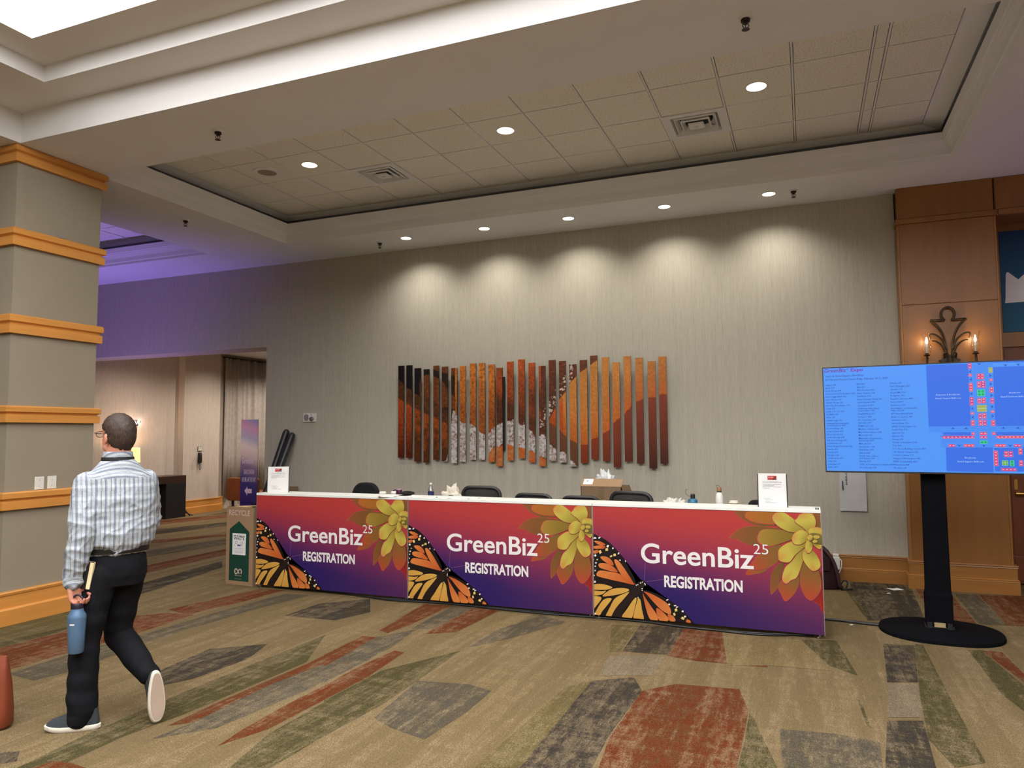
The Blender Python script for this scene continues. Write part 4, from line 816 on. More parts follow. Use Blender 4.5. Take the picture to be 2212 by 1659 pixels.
for x in (0.04, PW-0.04):
    for yy in (0.03, 0.27):
        b = MB(); b.lathe([(0.022, 0.0), (0.022, 0.008), (0.008, 0.014), (0.008, 0.045)], (x, yy, 0), 12); obj('foot', b, CHROME, cnt, smooth=40)
cs_ = [cnt, dup(cnt, (-5.613+1.9, 6.40, 0), None, 'red and purple registration counter standing between the other two'), dup(cnt, (-5.613+3.8, 6.40, 0), None, 'red and purple registration counter nearest the big screen')]
# cables lying along the counters' foot
b = MB(); b.tube(spline3([(-5.4, 6.47, 0.012), (-4.6, 6.46, 0.012), (-4.1, 6.39, 0.012), (-3.6, 6.43, 0.012), (-2.6, 6.42, 0.012), (-1.6, 6.45, 0.012), (-1.1, 6.37, 0.012), (-0.6, 6.36, 0.012), (0.0, 6.46, 0.012)], 6), 0.009, 6)
b.tube(spline3([(-4.4, 6.45, 0.012), (-3.9, 6.36, 0.012), (-3.3, 6.42, 0.012), (-2.4, 6.38, 0.012), (-1.4, 6.42, 0.012), (-0.5, 6.33, 0.012), (-0.15, 6.43, 0.012)], 6), 0.007, 6)
obj('floor_cable', b, BLACKPLASTIC, smooth=True, label='black cables lying along the foot of the counters', cat='cable')
b = MB(); b.tube(spline3([(-0.1, 7.05, 0.012), (0.12, 7.06, 0.012), (0.3, 7.05, 0.012), (0.5, 7.03, 0.012), (0.62, 7.02, 0.012)], 5), 0.011, 6)
b.tube(spline3([(-0.1, 7.09, 0.01), (0.15, 7.075, 0.01), (0.35, 7.03, 0.01), (0.6, 7.0, 0.01)], 5), 0.007, 6)
obj('screen_cable', b, BLACKPLASTIC, smooth=True, label='black cable from the counter to the screen stand', cat='cable')

# ---- acrylic notice stands on the counter ends
def notice(label, loc, rz):
    n_ = thing('notice_stand', label, 'notice', loc, rz, 'notice stands on the counters')
    tilt = Matrix.Rotation(R(-4), 4, 'X')
    def P3(a, y, c): return tuple(tilt @ Vector((a, y, c)))
    b = MB(); b.prism([(-0.115, 0.002), (0.115, 0.002), (0.115, 0.283), (-0.115, 0.283)], 0, 0.003, lambda a, c, z: P3(a, z, c))
    b.box(-0.112, -0.03, 0, 0.112, 0.05, 0.003); obj('acrylic_back', b, WHITEP, n_)
    for x in (-0.119, 0.112):
        b = MB(); b.prism([(x, 0.002), (x+0.007, 0.002), (x+0.007, 0.28), (x, 0.28)], -0.004, 0.005, lambda a, c, z: P3(a, z, c)); obj('side_rail', b, BLACK, n_)
    b = MB(); b.prism([(-0.108, 0.006), (0.108, 0.006), (0.108, 0.279), (-0.108, 0.279)], -0.002, -0.0005, lambda a, c, z: P3(a, z, c)); sh = obj('sheet', b, PAPER, n_)
    b = MB(); Y = -0.0026
    def Q(pts, c): b.add([P3(a, Y, e) for a, e in pts], [tuple(range(len(pts)))], c)
    Q([(-0.036, 0.228), (0.036, 0.228), (0.036, 0.262), (-0.036, 0.262)], s255(190, 64, 62))
    Q([(0.006, 0.2282), (0.036, 0.2282), (0.036, 0.25)], s255(96, 136, 150)); Q([(0.0, 0.2281), (0.012, 0.2281), (0.034, 0.256), (0.026, 0.258)], s255(30, 30, 34))
    obj('header_print', b, PRINT, sh, fix=False)
    b = MB(); fn = lambda a, c: P3(a, -0.0031, c)
    lettering(b, 'Discount Self-Parking Process', 0, 0.204, fn, width=0.15, bold=0.012, align='c', res=1)
    yy = 0.190
    for x, w in ((-0.077, 0.148), (-0.07, 0.09), (-0.077, 0.148), (-0.07, 0.048)):
        greek(b, x, yy, w, 0.0032, fn); yy -= 0.0105
    yy = 0.072
    for x, w in ((-0.074, 0.058), (-0.06, 0.064), (-0.06, 0.046), (-0.06, 0.094)):
        greek(b, x, yy, w, 0.0028, fn); yy -= 0.0115
    obj('lettering', b, INK, sh, fix=False)
    b = MB(); lettering(b, 'GreenBiz', -0.032, 0.247, lambda a, c: P3(a, -0.0034, c), width=0.04, bold=0.012, res=1); obj('header_lettering', b, WHITEINK, sh, fix=False)
notice('parking notice in an acrylic stand above the recycling box', (-5.41, 6.50, CT), R(30))
notice('parking notice in an acrylic stand near the big screen', (-0.283, 6.52, CT), R(4))

# ---- recycling box
rb = thing('recycling_box', 'tall triangular cardboard recycling box with a dark green print', 'recycling box', (-6.075, 6.43, 0))
A_, B_, C_ = (0, 0.02), (0.395, 0.0), (0.42, 0.36)
def rfn(u, v, o=0.0):
    d = Vector((B_[0]-A_[0], B_[1]-A_[1])); L_ = d.length; d /= L_; nn = Vector((d.y, -d.x))
    return (A_[0]+d.x*u+nn.x*o, A_[1]+d.y*u+nn.y*o, v)
b = MB(); HH = 0.858
for p, q in ((A_, B_), (B_, C_), (C_, A_)):
    d = Vector((q[0]-p[0], q[1]-p[1])).normalized(); nn = Vector((-d.y, d.x))*0.006
    b.prism([p, q, (q[0]+nn.x-d.x*.012, q[1]+nn.y-d.y*.012), (p[0]+nn.x+d.x*.012, p[1]+nn.y+d.y*.012)], 0, HH)
obj('carton', b, CARD, rb)
b = MB()
for (p, q, r_, k) in ((A_, B_, C_, 0.40), (B_, C_, A_, 0.36), (C_, A_, B_, 0.36)):
    p, q, r_ = Vector(p), Vector(q), Vector(r_); a = p.lerp(r_, k*0.5); c = q.lerp(r_, k*0.5)
    b.prism([tuple(p), tuple(q), tuple(c), tuple(a)], HH-0.004, HH)
obj('lid_flap', b, plain('pale_cardboard', s255(206, 176, 134), 0.8), rb)
FL = (Vector(B_)-Vector(A_)).length
b = MB(); b.add([rfn(u, v, 0.001) for u, v in ((0.05, 0.045), (FL-0.055, 0.045), (FL-0.055, 0.585), (FL/2-0.01, 0.70), (0.05, 0.61))], [(0, 1, 2, 3, 4)]); obj('green_print', b, GREENCARD, rb, fix=False)
b = MB(); b.add([rfn(u, v, 0.0022) for u, v in ((0.095, 0.33), (FL-0.105, 0.33), (FL-0.10, 0.565), (0.095, 0.565))], [(0, 1, 2, 3)]); ps = obj('poster', b, PAPER, rb, fix=False)
b = MB(); fn = lambda a, c: rfn(a, c, 0.003)
greek(b, FL/2-0.082, 0.532, 0.156, 0.012, fn)
lettering(b, 'WASTE', FL/2-0.004, 0.492, fn, width=0.158, height=0.034, bold=0.02, align='c', res=2)
for k, yy in enumerate((0.415, 0.402, 0.395, 0.378, 0.365, 0.358, 0.350)): greek(b, FL/2-0.004-(0.025 if k == 0 else 0.08 if k in (1, 3) else 0.065), yy, (0.05 if k == 0 else 0.16 if k in (1, 3) else 0.13), 0.0022, fn)
obj('lettering', b, INK, ps, fix=False)
b = MB()
ring = [(FL/2-0.045+0.016*math.cos(2*PI*k/14), 0.465+0.014*math.sin(2*PI*k/14)) for k in range(14)]
b.tube([rfn(u, v, 0.003) for u, v in ring], 0.0016, 4, closed=True)
b.tube([rfn(u, v, 0.003) for u, v in ((FL/2-0.055, 0.455), (FL/2-0.066, 0.44), (FL/2-0.064, 0.422))], 0.0014, 4)
b.tube([rfn(u, v, 0.003) for u, v in ((FL/2+0.03, 0.478), (FL/2+0.022, 0.455), (FL/2+0.036, 0.43), (FL/2+0.052, 0.455), (FL/2+0.044, 0.48), (FL/2+0.034, 0.478))], 0.002, 4)
obj('line_drawing', b, INK, ps)
b = MB(); b.add([rfn(u, v, 0.003) for u, v in ((FL/2-0.03, 0.428), (FL/2+0.02, 0.426), (FL/2+0.02, 0.442), (FL/2-0.03, 0.444))], [(0, 1, 2, 3)]); obj('blue_label_print', b, plain('blue_ink', s255(52, 72, 120)), ps, fix=False)
b = MB(); lettering(b, 'RECYCLE', FL/2-0.005, 0.762, fn, width=0.31, height=0.06, bold=0.012, align='c', res=3)
pts = []
for k in range(45):
    t = -0.35 + (2*PI-0.55)*k/44
    x_ = 0.05*math.cos(t)/(1+math.sin(t)**2)*1.0; y_ = 0.075*math.sin(t)*math.cos(t)/(1+math.sin(t)**2)
    pts.append((FL/2-0.01+x_, 0.148+y_))
for (a, c) in zip(pts, pts[1:]):
    d = Vector((c[0]-a[0], c[1]-a[1])).normalized()*0.0075
    b.add([rfn(a[0]-d.y, a[1]+d.x, 0.003), rfn(a[0]+d.y, a[1]-d.x, 0.003), rfn(c[0]+d.y, c[1]-d.x, 0.003), rfn(c[0]-d.y, c[1]+d.x, 0.003)], [(0, 1, 2, 3)])
lettering(b, 'TERRACYCLE', FL/2-0.01, 0.098, fn, width=0.1, height=0.011, bold=0.01, align='c', res=1)
greek(b, FL/2-0.06, 0.066, 0.1, 0.004, fn)
obj('white_lettering', b, plain('pale_print', s255(196, 176, 160)), rb, fix=False)

# ================================================================== BIG SCREEN ON ITS STAND
tvs = thing('display_stand', 'large display on a black fabric-wrapped stand showing the expo floor plan', 'display', (0.936, 6.85, 0), R(-3.5))
ZTV = 1.7587
HW, HH2 = 0.79, 0.4455
b = MB(); b.rbox(-HW-0.006, 0.0, ZTV-HH2-0.008, HW+0.006, 0.055, ZTV+HH2+0.008, 0.006, 2, 'y'); obj('housing', b, BLACKPLASTIC, tvs)
b = MB(); b.rings([[(-HW-0.006, -0.004, ZTV-HH2-0.012), (HW+0.006, -0.004, ZTV-HH2-0.012), (HW+0.006, -0.004, ZTV+HH2+0.006), (-HW-0.006, -0.004, ZTV+HH2+0.006)], [(-HW+0.002, -0.004, ZTV-HH2+0.002), (HW-0.002, -0.004, ZTV-HH2+0.002), (HW-0.002, -0.004, ZTV+HH2-0.002), (-HW+0.002, -0.004, ZTV+HH2-0.002)]], cap=False); obj('bezel', b, BLACKPLASTIC, tvs, fix=False)
SB = MB()
def sq(poly, y, c): SB.add([(u, y, ZTV+v) for u, v in poly], [tuple(range(len(poly)))], c)
LB = s255(78, 152, 250); MBL = s255(70, 142, 246); DB = s255(52, 112, 232); NAVY = s255(10, 22, 140)
sq([(-HW, -HH2), (HW, -HH2), (HW, HH2), (-HW, HH2)], -0.001, LB)
for k, poly in TV_ROOM:
    poly = [(min(u, HW) if u < 0.6 else HW if False else min(u, HW), v) for u, v in poly]
    sq([(u if u < 0.60 else HW, v) for u, v in poly], -0.0016 if k == 'mid' else -0.0022, MBL if k == 'mid' else DB)
RC = {'r': s255(226, 78, 118), 'g': s255(48, 214, 140), 'y': s255(168, 178, 92), 'l': s255(150, 224, 130)}
for i, (k, (u0, v0, u1, v1)) in enumerate(TV_RECT):
    if u1 > 0.6: u1 = HW-0.02 if u0 < 0.55 else u1
    sq([(u0-.001, v0-.001), (u1+.001, v0-.001), (u1+.001, v1+.001), (u0-.001, v1+.001)], -0.0026, s255(140, 190, 255))
    sq([(u0, v0), (u1, v0), (u1, v1), (u0, v1)], -0.003, RC[k] if k != 'r' or i % 3 else s255(208, 70, 140))
    if k == 'r':
        nu = max(1, round((u1-u0)/0.0265)); nv = max(1, round((v1-v0)/0.022))
        for a in range(nu):
            for e in range(nv):
                cu = u0+(u1-u0)*(a+.5)/nu; cv = v0+(v1-v0)*(e+.5)/nv
                sq([(cu-.006, cv-.0025), (cu+.006, cv-.0025), (cu+.006, cv+.0025), (cu-.006, cv+.0025)], -0.0034, s255(240, 214, 240))
    elif k in 'gl':
        nu = 2 if (u1-u0) > 0.035 else 1; nv = 2 if (v1-v0) > 0.035 else 1
        for a in range(nu):
            for e in range(nv):
                cu = u0+(u1-u0)*(a+.5)/nu; cv = v0+(v1-v0)*(e+.5)/nv; r_ = 0.0075
                sq([(cu+r_*math.cos(2*PI*t/14), cv+r_*math.sin(2*PI*t/14)) for t in range(14)], -0.0034, s255(14, 84, 60)); r_ = 0.0042
                sq([(cu+r_*math.cos(2*PI*t/10), cv+r_*math.sin(2*PI*t/10)) for t in range(10)], -0.0036, RC[k])
    else: sq([(u0+.006, (v0+v1)/2-.001), (u1-.006, (v0+v1)/2-.001), (u1-.006, (v0+v1)/2+.002), (u0+.006, (v0+v1)/2+.002)], -0.0034, s255(190, 226, 200))
for d, u, v in TV_TRI:
    t = 0.008
    pts = {'u': [(-t, -t*.5), (t, -t*.5), (0, t*.6)], 'd': [(-t, t*.5), (0, -t*.6), (t, t*.5)], 'l': [(t*.5, -t), (t*.5, t), (-t*.6, 0)], 'r': [(-t*.5, -t), (t*.6, 0), (-t*.5, t)]}[d]
    bar = {'u': (-.015, -.009, .015, -.007), 'd': (-.015, .007, .015, .009), 'l': (.007, -.015, .009, .015), 'r': (-.009, -.015, -.007, .015)}[d]
    sq([(u+a, v+c) for a, c in pts], -0.003, NAVY); sq([(u+bar[0], v+bar[1]), (u+bar[2], v+bar[1]), (u+bar[2], v+bar[3]), (u+bar[0], v+bar[3])], -0.003, NAVY)
for t, u, v in TV_WTXT: lettering(SB, t, min(u, 0.6), v-0.006, lambda a, c: (a, -0.003, ZTV+c), size=0.0185, align='c', res=1, col=s255(190, 220, 255))
tf = lambda a, c: (a, -0.003, ZTV+c)
lettering(SB, 'GreenBiz', -0.780, 0.4065, tf, width=0.173, height=0.033, bold=0.012, res=3, col=s255(110, 40, 160))
lettering(SB, '25', -0.605, 0.424, tf, width=0.018, res=2, col=s255(60, 60, 190)); lettering(SB, 'Expo', -0.57, 0.400, tf, width=0.096, height=0.038, bold=0.02, res=3, col=s255(120, 40, 170))
lettering(SB, 'oyers & Grand Saguaro East/West', -0.770, 0.362, tf, width=0.298, height=0.021, res=2, col=NAVY)
lettering(SB, 'JW Marriott Phoenix Desert Ridge, February 10-12, 2025', -0.7745, 0.331, tf, width=0.485, height=0.021, res=2, col=NAVY)
COLS = [(-0.776, ["engress 147", "gendi 203", "toCS Group 508", "merican Forest Foundation 205", "ndroscoggin Bank 103", "new Climate 606", "nthesis Group 230", "rbor Day Foundation 119", "rcadia 423", "rcadia U.S., Inc. 510", "QUENE 618", "tmus 123", "reakthrough 135", "rowning Environmental", "|ommunications 604", "SI Consulting 143", "ureau Veritas 407", "arbon Direct 612", "ascade Energy 204", "haberton Energy 235", "heckSammy 201", "limate Impact Partners 421", "limeCo 415", "loverly 609", "Neught 218", "ohnRennick 310", "ority 130", "onamaxx 101", "ovAct 413"]),
 (-0.527, ["EDF 410", "Ekta 231", "Fill it Forward 401", "Finite Carbon 104", "FlixWater 506", "Future Energy Global 501", "Gold Standard 406", "Greenplaces 419", "Gulfstream Aerospace", "|Corporation 108", "IntegrityNext 221", "Isometric 324", "ISS Corporate 207", "KEY ESG 509", "KPMG LLP 225", "Manifest Climate 223", "Mast Reforestation 318", "Microsoft 109", "Mitsubishi Corporation", "|(Americas) 507", "Muir AI 513", "Nasdaq Inc. 138", "NativState 607", "Nikola 424", "North Star Carbon", "|and Impact 206", "Novata 515", "OPIS, A Dow Jones Company 417", "Pivot Energy 608"]),
 (-0.273, ["Pulsora 236", "Pure Strategies 302", "Quantis 131", "RecycleMe 316", "Redaptive 321", "Republic Services 404", "Reworld 411", "Resilience 219", "Roundtable on Sustainable", "|Palm Oil 203", "RTI International 308", "Rubicon Carbon 149", "Salesforce 210", "ServiceNow 102", "SINAI Technologies 611", "South Pole 312", "Spare-it 122", "Sphera 132", "Sweep 303", "Trinity Consultants 214", "Trio 305", "U.S. Green Building Council 420", "UN Global Compact 221", "Unravel Carbon 610", "Vanguard Renewables 145", "WAP Sustainability 409", "Watershed 408", "Workiva 241"])]
for x, lines in COLS:
    gaps = sum(0.72 if l.startswith('|') else 1 for l in lines[1:]); step = (0.292+0.418)/gaps; y = 0.292
    for i, l in enumerate(lines):
        if i: y -= step*(0.72 if l.startswith('|') else 1)
        l = l.strip('|'); lettering(SB, l, x, y, tf, size=0.0185, bold=0.006, res=1, col=s255(14, 30, 150))
obj('screen_picture', SB, SCREEN, tvs, fix=False)
b = MB(); b.box(-0.25, 0.055, ZTV-0.2, 0.25, 0.10, ZTV+0.2); obj('mount_bracket', b, BLACK, tvs)
b = MB(); rs = []
for z, w, d in ((0.05, 0.098, 0.06), (0.11, 0.1, 0.06), (0.2, 0.1, 0.06), (0.3, 0.102, 0.062), (0.32, 0.096, 0.058), (0.36, 0.092, 0.056), (1.0, 0.088, 0.055), (1.75, 0.087, 0.055)):
    rs.append([(0.02+w*a, 0.155+d*c, z) for a, c in ((-1, -1), (1, -1), (1, 1), (-1, 1))])
b.rings(rs); obj('wrapped_pole', b, BLACKCLOTH, tvs, bevel=0.012)
b = MB(); pl = [(0.02+0.45*math.copysign(abs(math.cos(t))**0.8, math.cos(t)), 0.11+0.40*math.copysign(abs(math.sin(t))**0.9, math.sin(t))) for t in [2*PI*k/48 for k in range(48)]]
b.rings([[(x*1.0, y, 0.0) for x, y in pl], [(x*1.004, y*1.004, 0.012) for x, y in pl], [(x*0.995, y*0.995, 0.026) for x, y in pl], [(0.02+(x-0.02)*0.9, 0.11+(y-0.11)*0.9, 0.032) for x, y in pl], [(0.02+(x-0.02)*0.3, 0.11+(y-0.11)*0.3, 0.036) for x, y in pl]]); obj('base_cover', b, BLACKCLOTH, tvs, smooth=50)
b = MB(); b.box(-0.085, 0.10, 0.034, 0.125, 0.21, 0.05); b.box(-0.07, 0.088, 0.036, -0.035, 0.10, 0.085); b.box(0.075, 0.088, 0.036, 0.11, 0.10, 0.085); obj('pole_socket', b, BLACKPLASTIC, tvs)
b = MB(); b.box(-0.02, 0.0885, 0.048, 0.06, 0.0925, 0.085); obj('socket_label', b, plain('tan_label', s255(160, 140, 100)), tvs)
# ================================================================== CHAIRS BEHIND THE COUNTERS
MESHM = plain('dark_mesh_fabric', s255(58, 56, 54), 0.9, 0, 0.1, 0.25, 160)
SEATF = plain('black_upholstery', (0.014, 0.014, 0.015), 0.9, 0, 0.15, 0.2, 40)
def chair_common(root):
    b = MB(); b.rbox(-0.24, -0.24, 0.43, 0.24, 0.24, 0.50, 0.08); obj('seat', b, SEATF, root, bevel=0.02)
    b = MB(); b.cyl((0, 0, 0.10), (0, 0, 0.42), 0.028, 0.03, 12); b.box(-0.1, -0.1, 0.405, 0.1, 0.1, 0.432); obj('gas_lift', b, BLACKPLASTIC, root)
    for k in range(5):
        a = 2*PI*k/5+0.3; c, s = 0.8*math.cos(a), 0.8*math.sin(a)
        b = MB(); b.tube([(0.02*c, 0.02*s, 0.11), (0.18*c, 0.18*s, 0.095), (0.30*c, 0.30*s, 0.07)], [0.028, 0.022, 0.016], 8); lg = obj('leg', b, BLACKPLASTIC, root, smooth=40)
        b = MB(); b.cyl((0.30*c-0.02*s, 0.30*s+0.02*c, 0.028), (0.30*c+0.02*s, 0.30*s-0.02*c, 0.028), 0.028, n=12); b.cyl((0.30*c, 0.30*s, 0.03), (0.30*c, 0.30*s, 0.075), 0.008, n=6); obj('caster', b, BLACKPLASTIC, lg)
def mesh_chair(label, x, y, top, rz):
    r = thing('mesh_office_chair', label, 'chair', (x, y, 0), rz, 'office chairs behind the counters'); chair_common(r)
    # backrest frame: rounded loop, slightly curved
    w = 0.215; z0 = 0.56; z1 = top-0.022; loop = []
    def put(a, z): loop.append((a, 0.27+0.05*(z-0.55)-0.05*(1-(a/w)**2)*0.6, z))
    rad = 0.09
    for cx, cz, t0 in ((w-rad, z1-rad, 0), (-w+rad, z1-rad, 90), (-w+rad, z0+rad, 180), (w-rad, z0+rad, 270)):
        for k in range(6): put(cx+rad*math.cos(R(t0+18*k)), cz+rad*math.sin(R(t0+18*k))+ (0.012*(1-(cx/w)**2) if t0 < 180 else 0))
    # crowned top
    b = MB(); b.tube(loop, 0.022, 8, closed=True); obj('backrest_frame', b, BLACKPLASTIC, r, smooth=True)
    b = MB(); n = 10; vs = []; fs = []
    for j in range(n+1):
        for i in range(n+1):
            a = -w+0.012+(2*w-0.024)*i/n; z = z0+0.01+(z1-z0-0.02)*j/n; vs.append((a, 0.27+0.05*(z-0.55)-0.05*(1-(a/w)**2)*0.6, z))
    for j in range(n):
        for i in range(n): fs.append((j*(n+1)+i, j*(n+1)+i+1, (j+1)*(n+1)+i+1, (j+1)*(n+1)+i))
    b.add(vs, fs); o = obj('mesh_panel', b, MESHM, r, smooth=True); sm = o.modifiers.new('solid', 'SOLIDIFY'); sm.thickness = 0.004
    b = MB(); b.tube([(0, 0.05, 0.42), (0, 0.24, 0.43), (0, 0.30, 0.56), (0, 0.29, 0.75)], 0.022, 8); obj('spine', b, BLACKPLASTIC, r, smooth=True)
    for s in ((-1, 1) if top > 1.03 else ()):
        b = MB(); b.tube([(s*0.24, 0.02, 0.45), (s*0.28, 0.02, 0.5), (s*0.28, 0.02, 0.66)], 0.015, 8); b.rbox(s*0.265-0.03, -0.12, 0.66, s*0.265+0.03, 0.13, 0.685, 0.03); obj('armrest', b, BLACKPLASTIC, r)
    return r
def pad_chair(label, x, y, top, rz, w=0.2):
    r = thing('padded_office_chair', label, 'chair', (x, y, 0), rz, 'office chairs behind the counters'); chair_common(r)
    b = MB(); pts = []
    z0 = 0.62; h = top-z0
    for k in range(28):
        t = 2*PI*k/28; ct, st_ = math.cos(t), math.sin(t)
        pts.append((w*math.copysign(abs(ct)**0.62, ct)*(1-0.12*(st_+1)/2), z0+h/2+h/2*math.copysign(abs(st_)**0.72, st_)))
    b.prism(pts, 0.26, 0.32, lambda a, c, z: (a, z+0.05*(c-0.6), c)); obj('backrest', b, SEATF, r, smooth=50, bevel=0.02)
    b = MB(); b.tube([(0, 0.05, 0.42), (0, 0.28, 0.42), (0, 0.33, 0.55), (0, 0.33, 0.8)], 0.02, 8); obj('spine', b, BLACKPLASTIC, r, smooth=True)
    return r
pad_chair('black padded office chair behind the left counter', -4.836, 7.0, 1.094, R(-6), 0.22)
mesh_chair('black mesh office chair with the white tote bag, behind the middle counter', -3.29, 7.0, 1.083, R(5))
mesh_chair('low black mesh office chair behind the middle of the middle counter', -2.735, 7.02, 1.016, R(-4))
mesh_chair('low black mesh office chair behind the seam of middle and right counters', -2.342, 7.58, 0.953, R(4))
mesh_chair('black mesh office chair in front of the cardboard box', -1.70, 7.0, 1.065, R(-8))
pad_chair('small black padded chair half hidden by the right-hand notice', -0.44, 7.0, 1.012, R(5), 0.1)

# ================================================================== THINGS ON THE COUNTERS
ZD = 0.9; DKY = 6.85
GL = glassy('clear_plastic', (0.93, 0.95, 0.97), 0.05, 0.12)
wb = thing('water_bottle', 'clear plastic water bottle with a dark blue label', 'bottle', (-3.70, DKY, ZD))
b = MB(); b.lathe([(0.028, 0.0), (0.032, 0.008), (0.032, 0.06), (0.030, 0.065), (0.032, 0.07), (0.032, 0.15), (0.026, 0.175), (0.012, 0.20), (0.012, 0.222)], n=20); obj('bottle_body', b, GL, wb, smooth=40)
b = MB(); b.lathe([(0.0325, 0.09), (0.0328, 0.092), (0.0328, 0.145), (0.0325, 0.147)], n=20, cap=False); obj('label_wrap', b, plain('navy_label', s255(24, 36, 84)), wb, smooth=40)
b = MB(); b.lathe([(0.0135, 0.222), (0.0135, 0.236), (0.012, 0.238)], n=14); obj('cap', b, WHITEP, wb)
jg = thing('sports_bottle', 'translucent blue sports bottle with black cap and carry loop', 'bottle', (-0.988, DKY, ZD))
b = MB(); b.lathe([(0.040, 0.0), (0.044, 0.01), (0.044, 0.13), (0.038, 0.142), (0.02, 0.15), (0.018, 0.158)], n=20); obj('bottle_body', b, plain('blue_tritan', s255(44, 104, 140), 0.25, 0, .5), jg, smooth=40)
b = MB(); b.lathe([(0.021, 0.150), (0.021, 0.185), (0.014, 0.192)], n=16); obj('cap', b, BLACKPLASTIC, jg, smooth=40)
b = MB(); b.tube(spline3([(-0.015, 0, 0.165), (-0.04, 0, 0.172), (-0.062, 0, 0.195), (-0.062, 0, 0.22), (-0.05, 0, 0.232)], 5), 0.002, 6); obj('loop', b, BLACKPLASTIC, jg)
b = MB(); greek(b, -0.028, 0.118, 0.05, 0.008, lambda a, c: (a, -0.0452, c)); obj('printed_band', b, plain('pale_blue_ink', s255(90, 150, 180)), jg, fix=False)
wt = thing('steel_bottle', 'white steel bottle with a wooden screw cap', 'bottle', (-0.752, DKY, ZD))
b = MB(); b.lathe([(0.032, 0.0), (0.034, 0.006), (0.034, 0.17), (0.026, 0.20), (0.019, 0.212), (0.019, 0.222)], n=20); obj('bottle_body', b, WHITEP, wt, smooth=40)
b = MB(); b.lathe([(0.0205, 0.222), (0.0205, 0.252), (0.018, 0.256)], n=18); obj('wood_cap', b, wood('light_cap_wood', s255(140, 100, 70)), wt, smooth=40)
b = MB(); b.lathe([(0.0195, 0.212), (0.0212, 0.214), (0.0212, 0.222), (0.0195, 0.223)], n=18); obj('collar', b, BLACKPLASTIC, wt)
b = MB(); b.tube(spline3([(-0.012, 0, 0.25), (-0.026, 0, 0.262), (-0.02, 0, 0.274), (0.0, 0, 0.27), (0.004, 0, 0.256)], 4), 0.0016, 6); obj('cord_loop', b, INK, wt)
cu = thing('coffee_cup', 'paper coffee cup with a white lid beside the steel bottle', 'cup', (-0.626, DKY, ZD))
b = MB(); b.lathe([(0.028, 0.0), (0.040, 0.122)], n=20); obj('cup_body', b, plain('cup_sleeve', s255(150, 124, 108), 0.7), cu, smooth=40)
b = MB(); b.lathe([(0.043, 0.118), (0.043, 0.124), (0.039, 0.127), (0.037, 0.138), (0.034, 0.14)], n=20); obj('lid', b, plain('cup_lid', s255(226, 214, 198), .5), cu, smooth=40)
mg = thing('travel_mug', 'purple metal travel mug on the left counter deck', 'mug', (-4.085, DKY, ZD))
b = MB(); b.lathe([(0.03, 0.0), (0.033, 0.1), (0.033, 0.155), (0.031, 0.16)], n=20); obj('mug_body', b, plain('plum_metal', s255(84, 30, 64), 0.3, 0.4), mg, smooth=40)
b = MB(); b.tube(spline3([(-0.036, 0, 0.155), (-0.065, 0, 0.15), (-0.068, 0, 0.12), (-0.037, 0, 0.1)], 4), 0.006, 8); obj('handle', b, plain('plum_dark', s255(60, 26, 50), 0.4), mg)
b = MB(); b.lathe([(0.034, 0.156), (0.034, 0.162), (0.026, 0.168)], n=20); obj('lid', b, plain('mug_lid', s255(150, 120, 140), .4), mg)
cn = thing('spice_shaker', 'small shiny can standing beside the purple mug', 'can', (-4.03, DKY-0.02, ZD))
b = MB(); b.lathe([(0.02, 0.0), (0.021, 0.004), (0.021, 0.1), (0.018, 0.108)], n=16); obj('can_body', b, plain('can_red', s255(130, 50, 70), 0.3, .3), cn, smooth=40)
b = MB(); b.lathe([(0.018, 0.108), (0.018, 0.125), (0.015, 0.13)], n=16); obj('can_top', b, ALU, cn)
for x, lb, h in ((-4.29, 'white paper cup lid lying left of the purple mug', 0.135), (-4.145, 'white saucer-like lid just left of the purple mug', 0.14)):
    c_ = thing('paper_cup', lb, 'cup', (x, DKY, ZD)); b = MB(); b.lathe([(0.026, 0), (0.036, h-0.02)], n=18); obj('cup_body', b, WHITEP, c_, smooth=40)
    b = MB(); b.lathe([(0.04, h-0.022), (0.04, h-0.014), (0.033, h-0.002), (0.03, h)], n=18); obj('lid', b, WHITEP, c_, smooth=40)
def blob(name, label, cat, loc, r, mat, amp=0.3, f=9, seed=0, n=28):
    b = MB(); b.ball((0, 0, 0), (1, 1, 1), n, n//2); vs = []
    for p in b.v:
        v = Vector(p); k = 1+amp*noise.fractal(v*f*0.3+Vector((seed, 0, 0)), 1, 2, 4); q = Vector((v.x*r[0]*k, v.y*r[1]*k, max(-0.35*r[2], v.z*r[2]*k)+0.35*r[2])); vs.append(tuple(q))
    b.v = vs; o = obj(name, b, mat, smooth=True, label=label, cat=cat); o.location = loc; return o
blob('crumpled_bag', 'crumpled clear plastic bag on the right counter', 'plastic bag', (-1.15, 6.80, ZD), (0.12, 0.09, 0.11), plain('frosted_plastic', s255(196, 194, 186), 0.3), 0.5, 12, 3, 48)
tb_ = thing('tote_bag', 'off-white canvas tote bag slumped beside the mesh chair', 'bag', (-3.46, 6.88, ZD))
o = blob('bag_body', None, None, (0, 0, 0), (0.11, 0.07, 0.15), plain('off_white_canvas', s255(206, 198, 182), 0.8), 0.45, 7, 8, 40); o.parent = tb_
b = MB(); b.tube(spline3([(-0.03, -0.06, 0.05), (-0.015, -0.085, 0.105), (0.05, -0.08, 0.11), (0.1, -0.06, 0.05)], 5), 0.008, 6); obj('strap', b, BLACKPLASTIC, tb_, smooth=True)
b = MB(); b.ball((0, 0, 0.018), (0.08, 0.06, 0.022), 16, 8); b.prism([(0.075*math.cos(t), -0.03+0.085*math.sin(t)) for t in [R(180+20*k) for k in range(10)]], 0.012, 0.02)
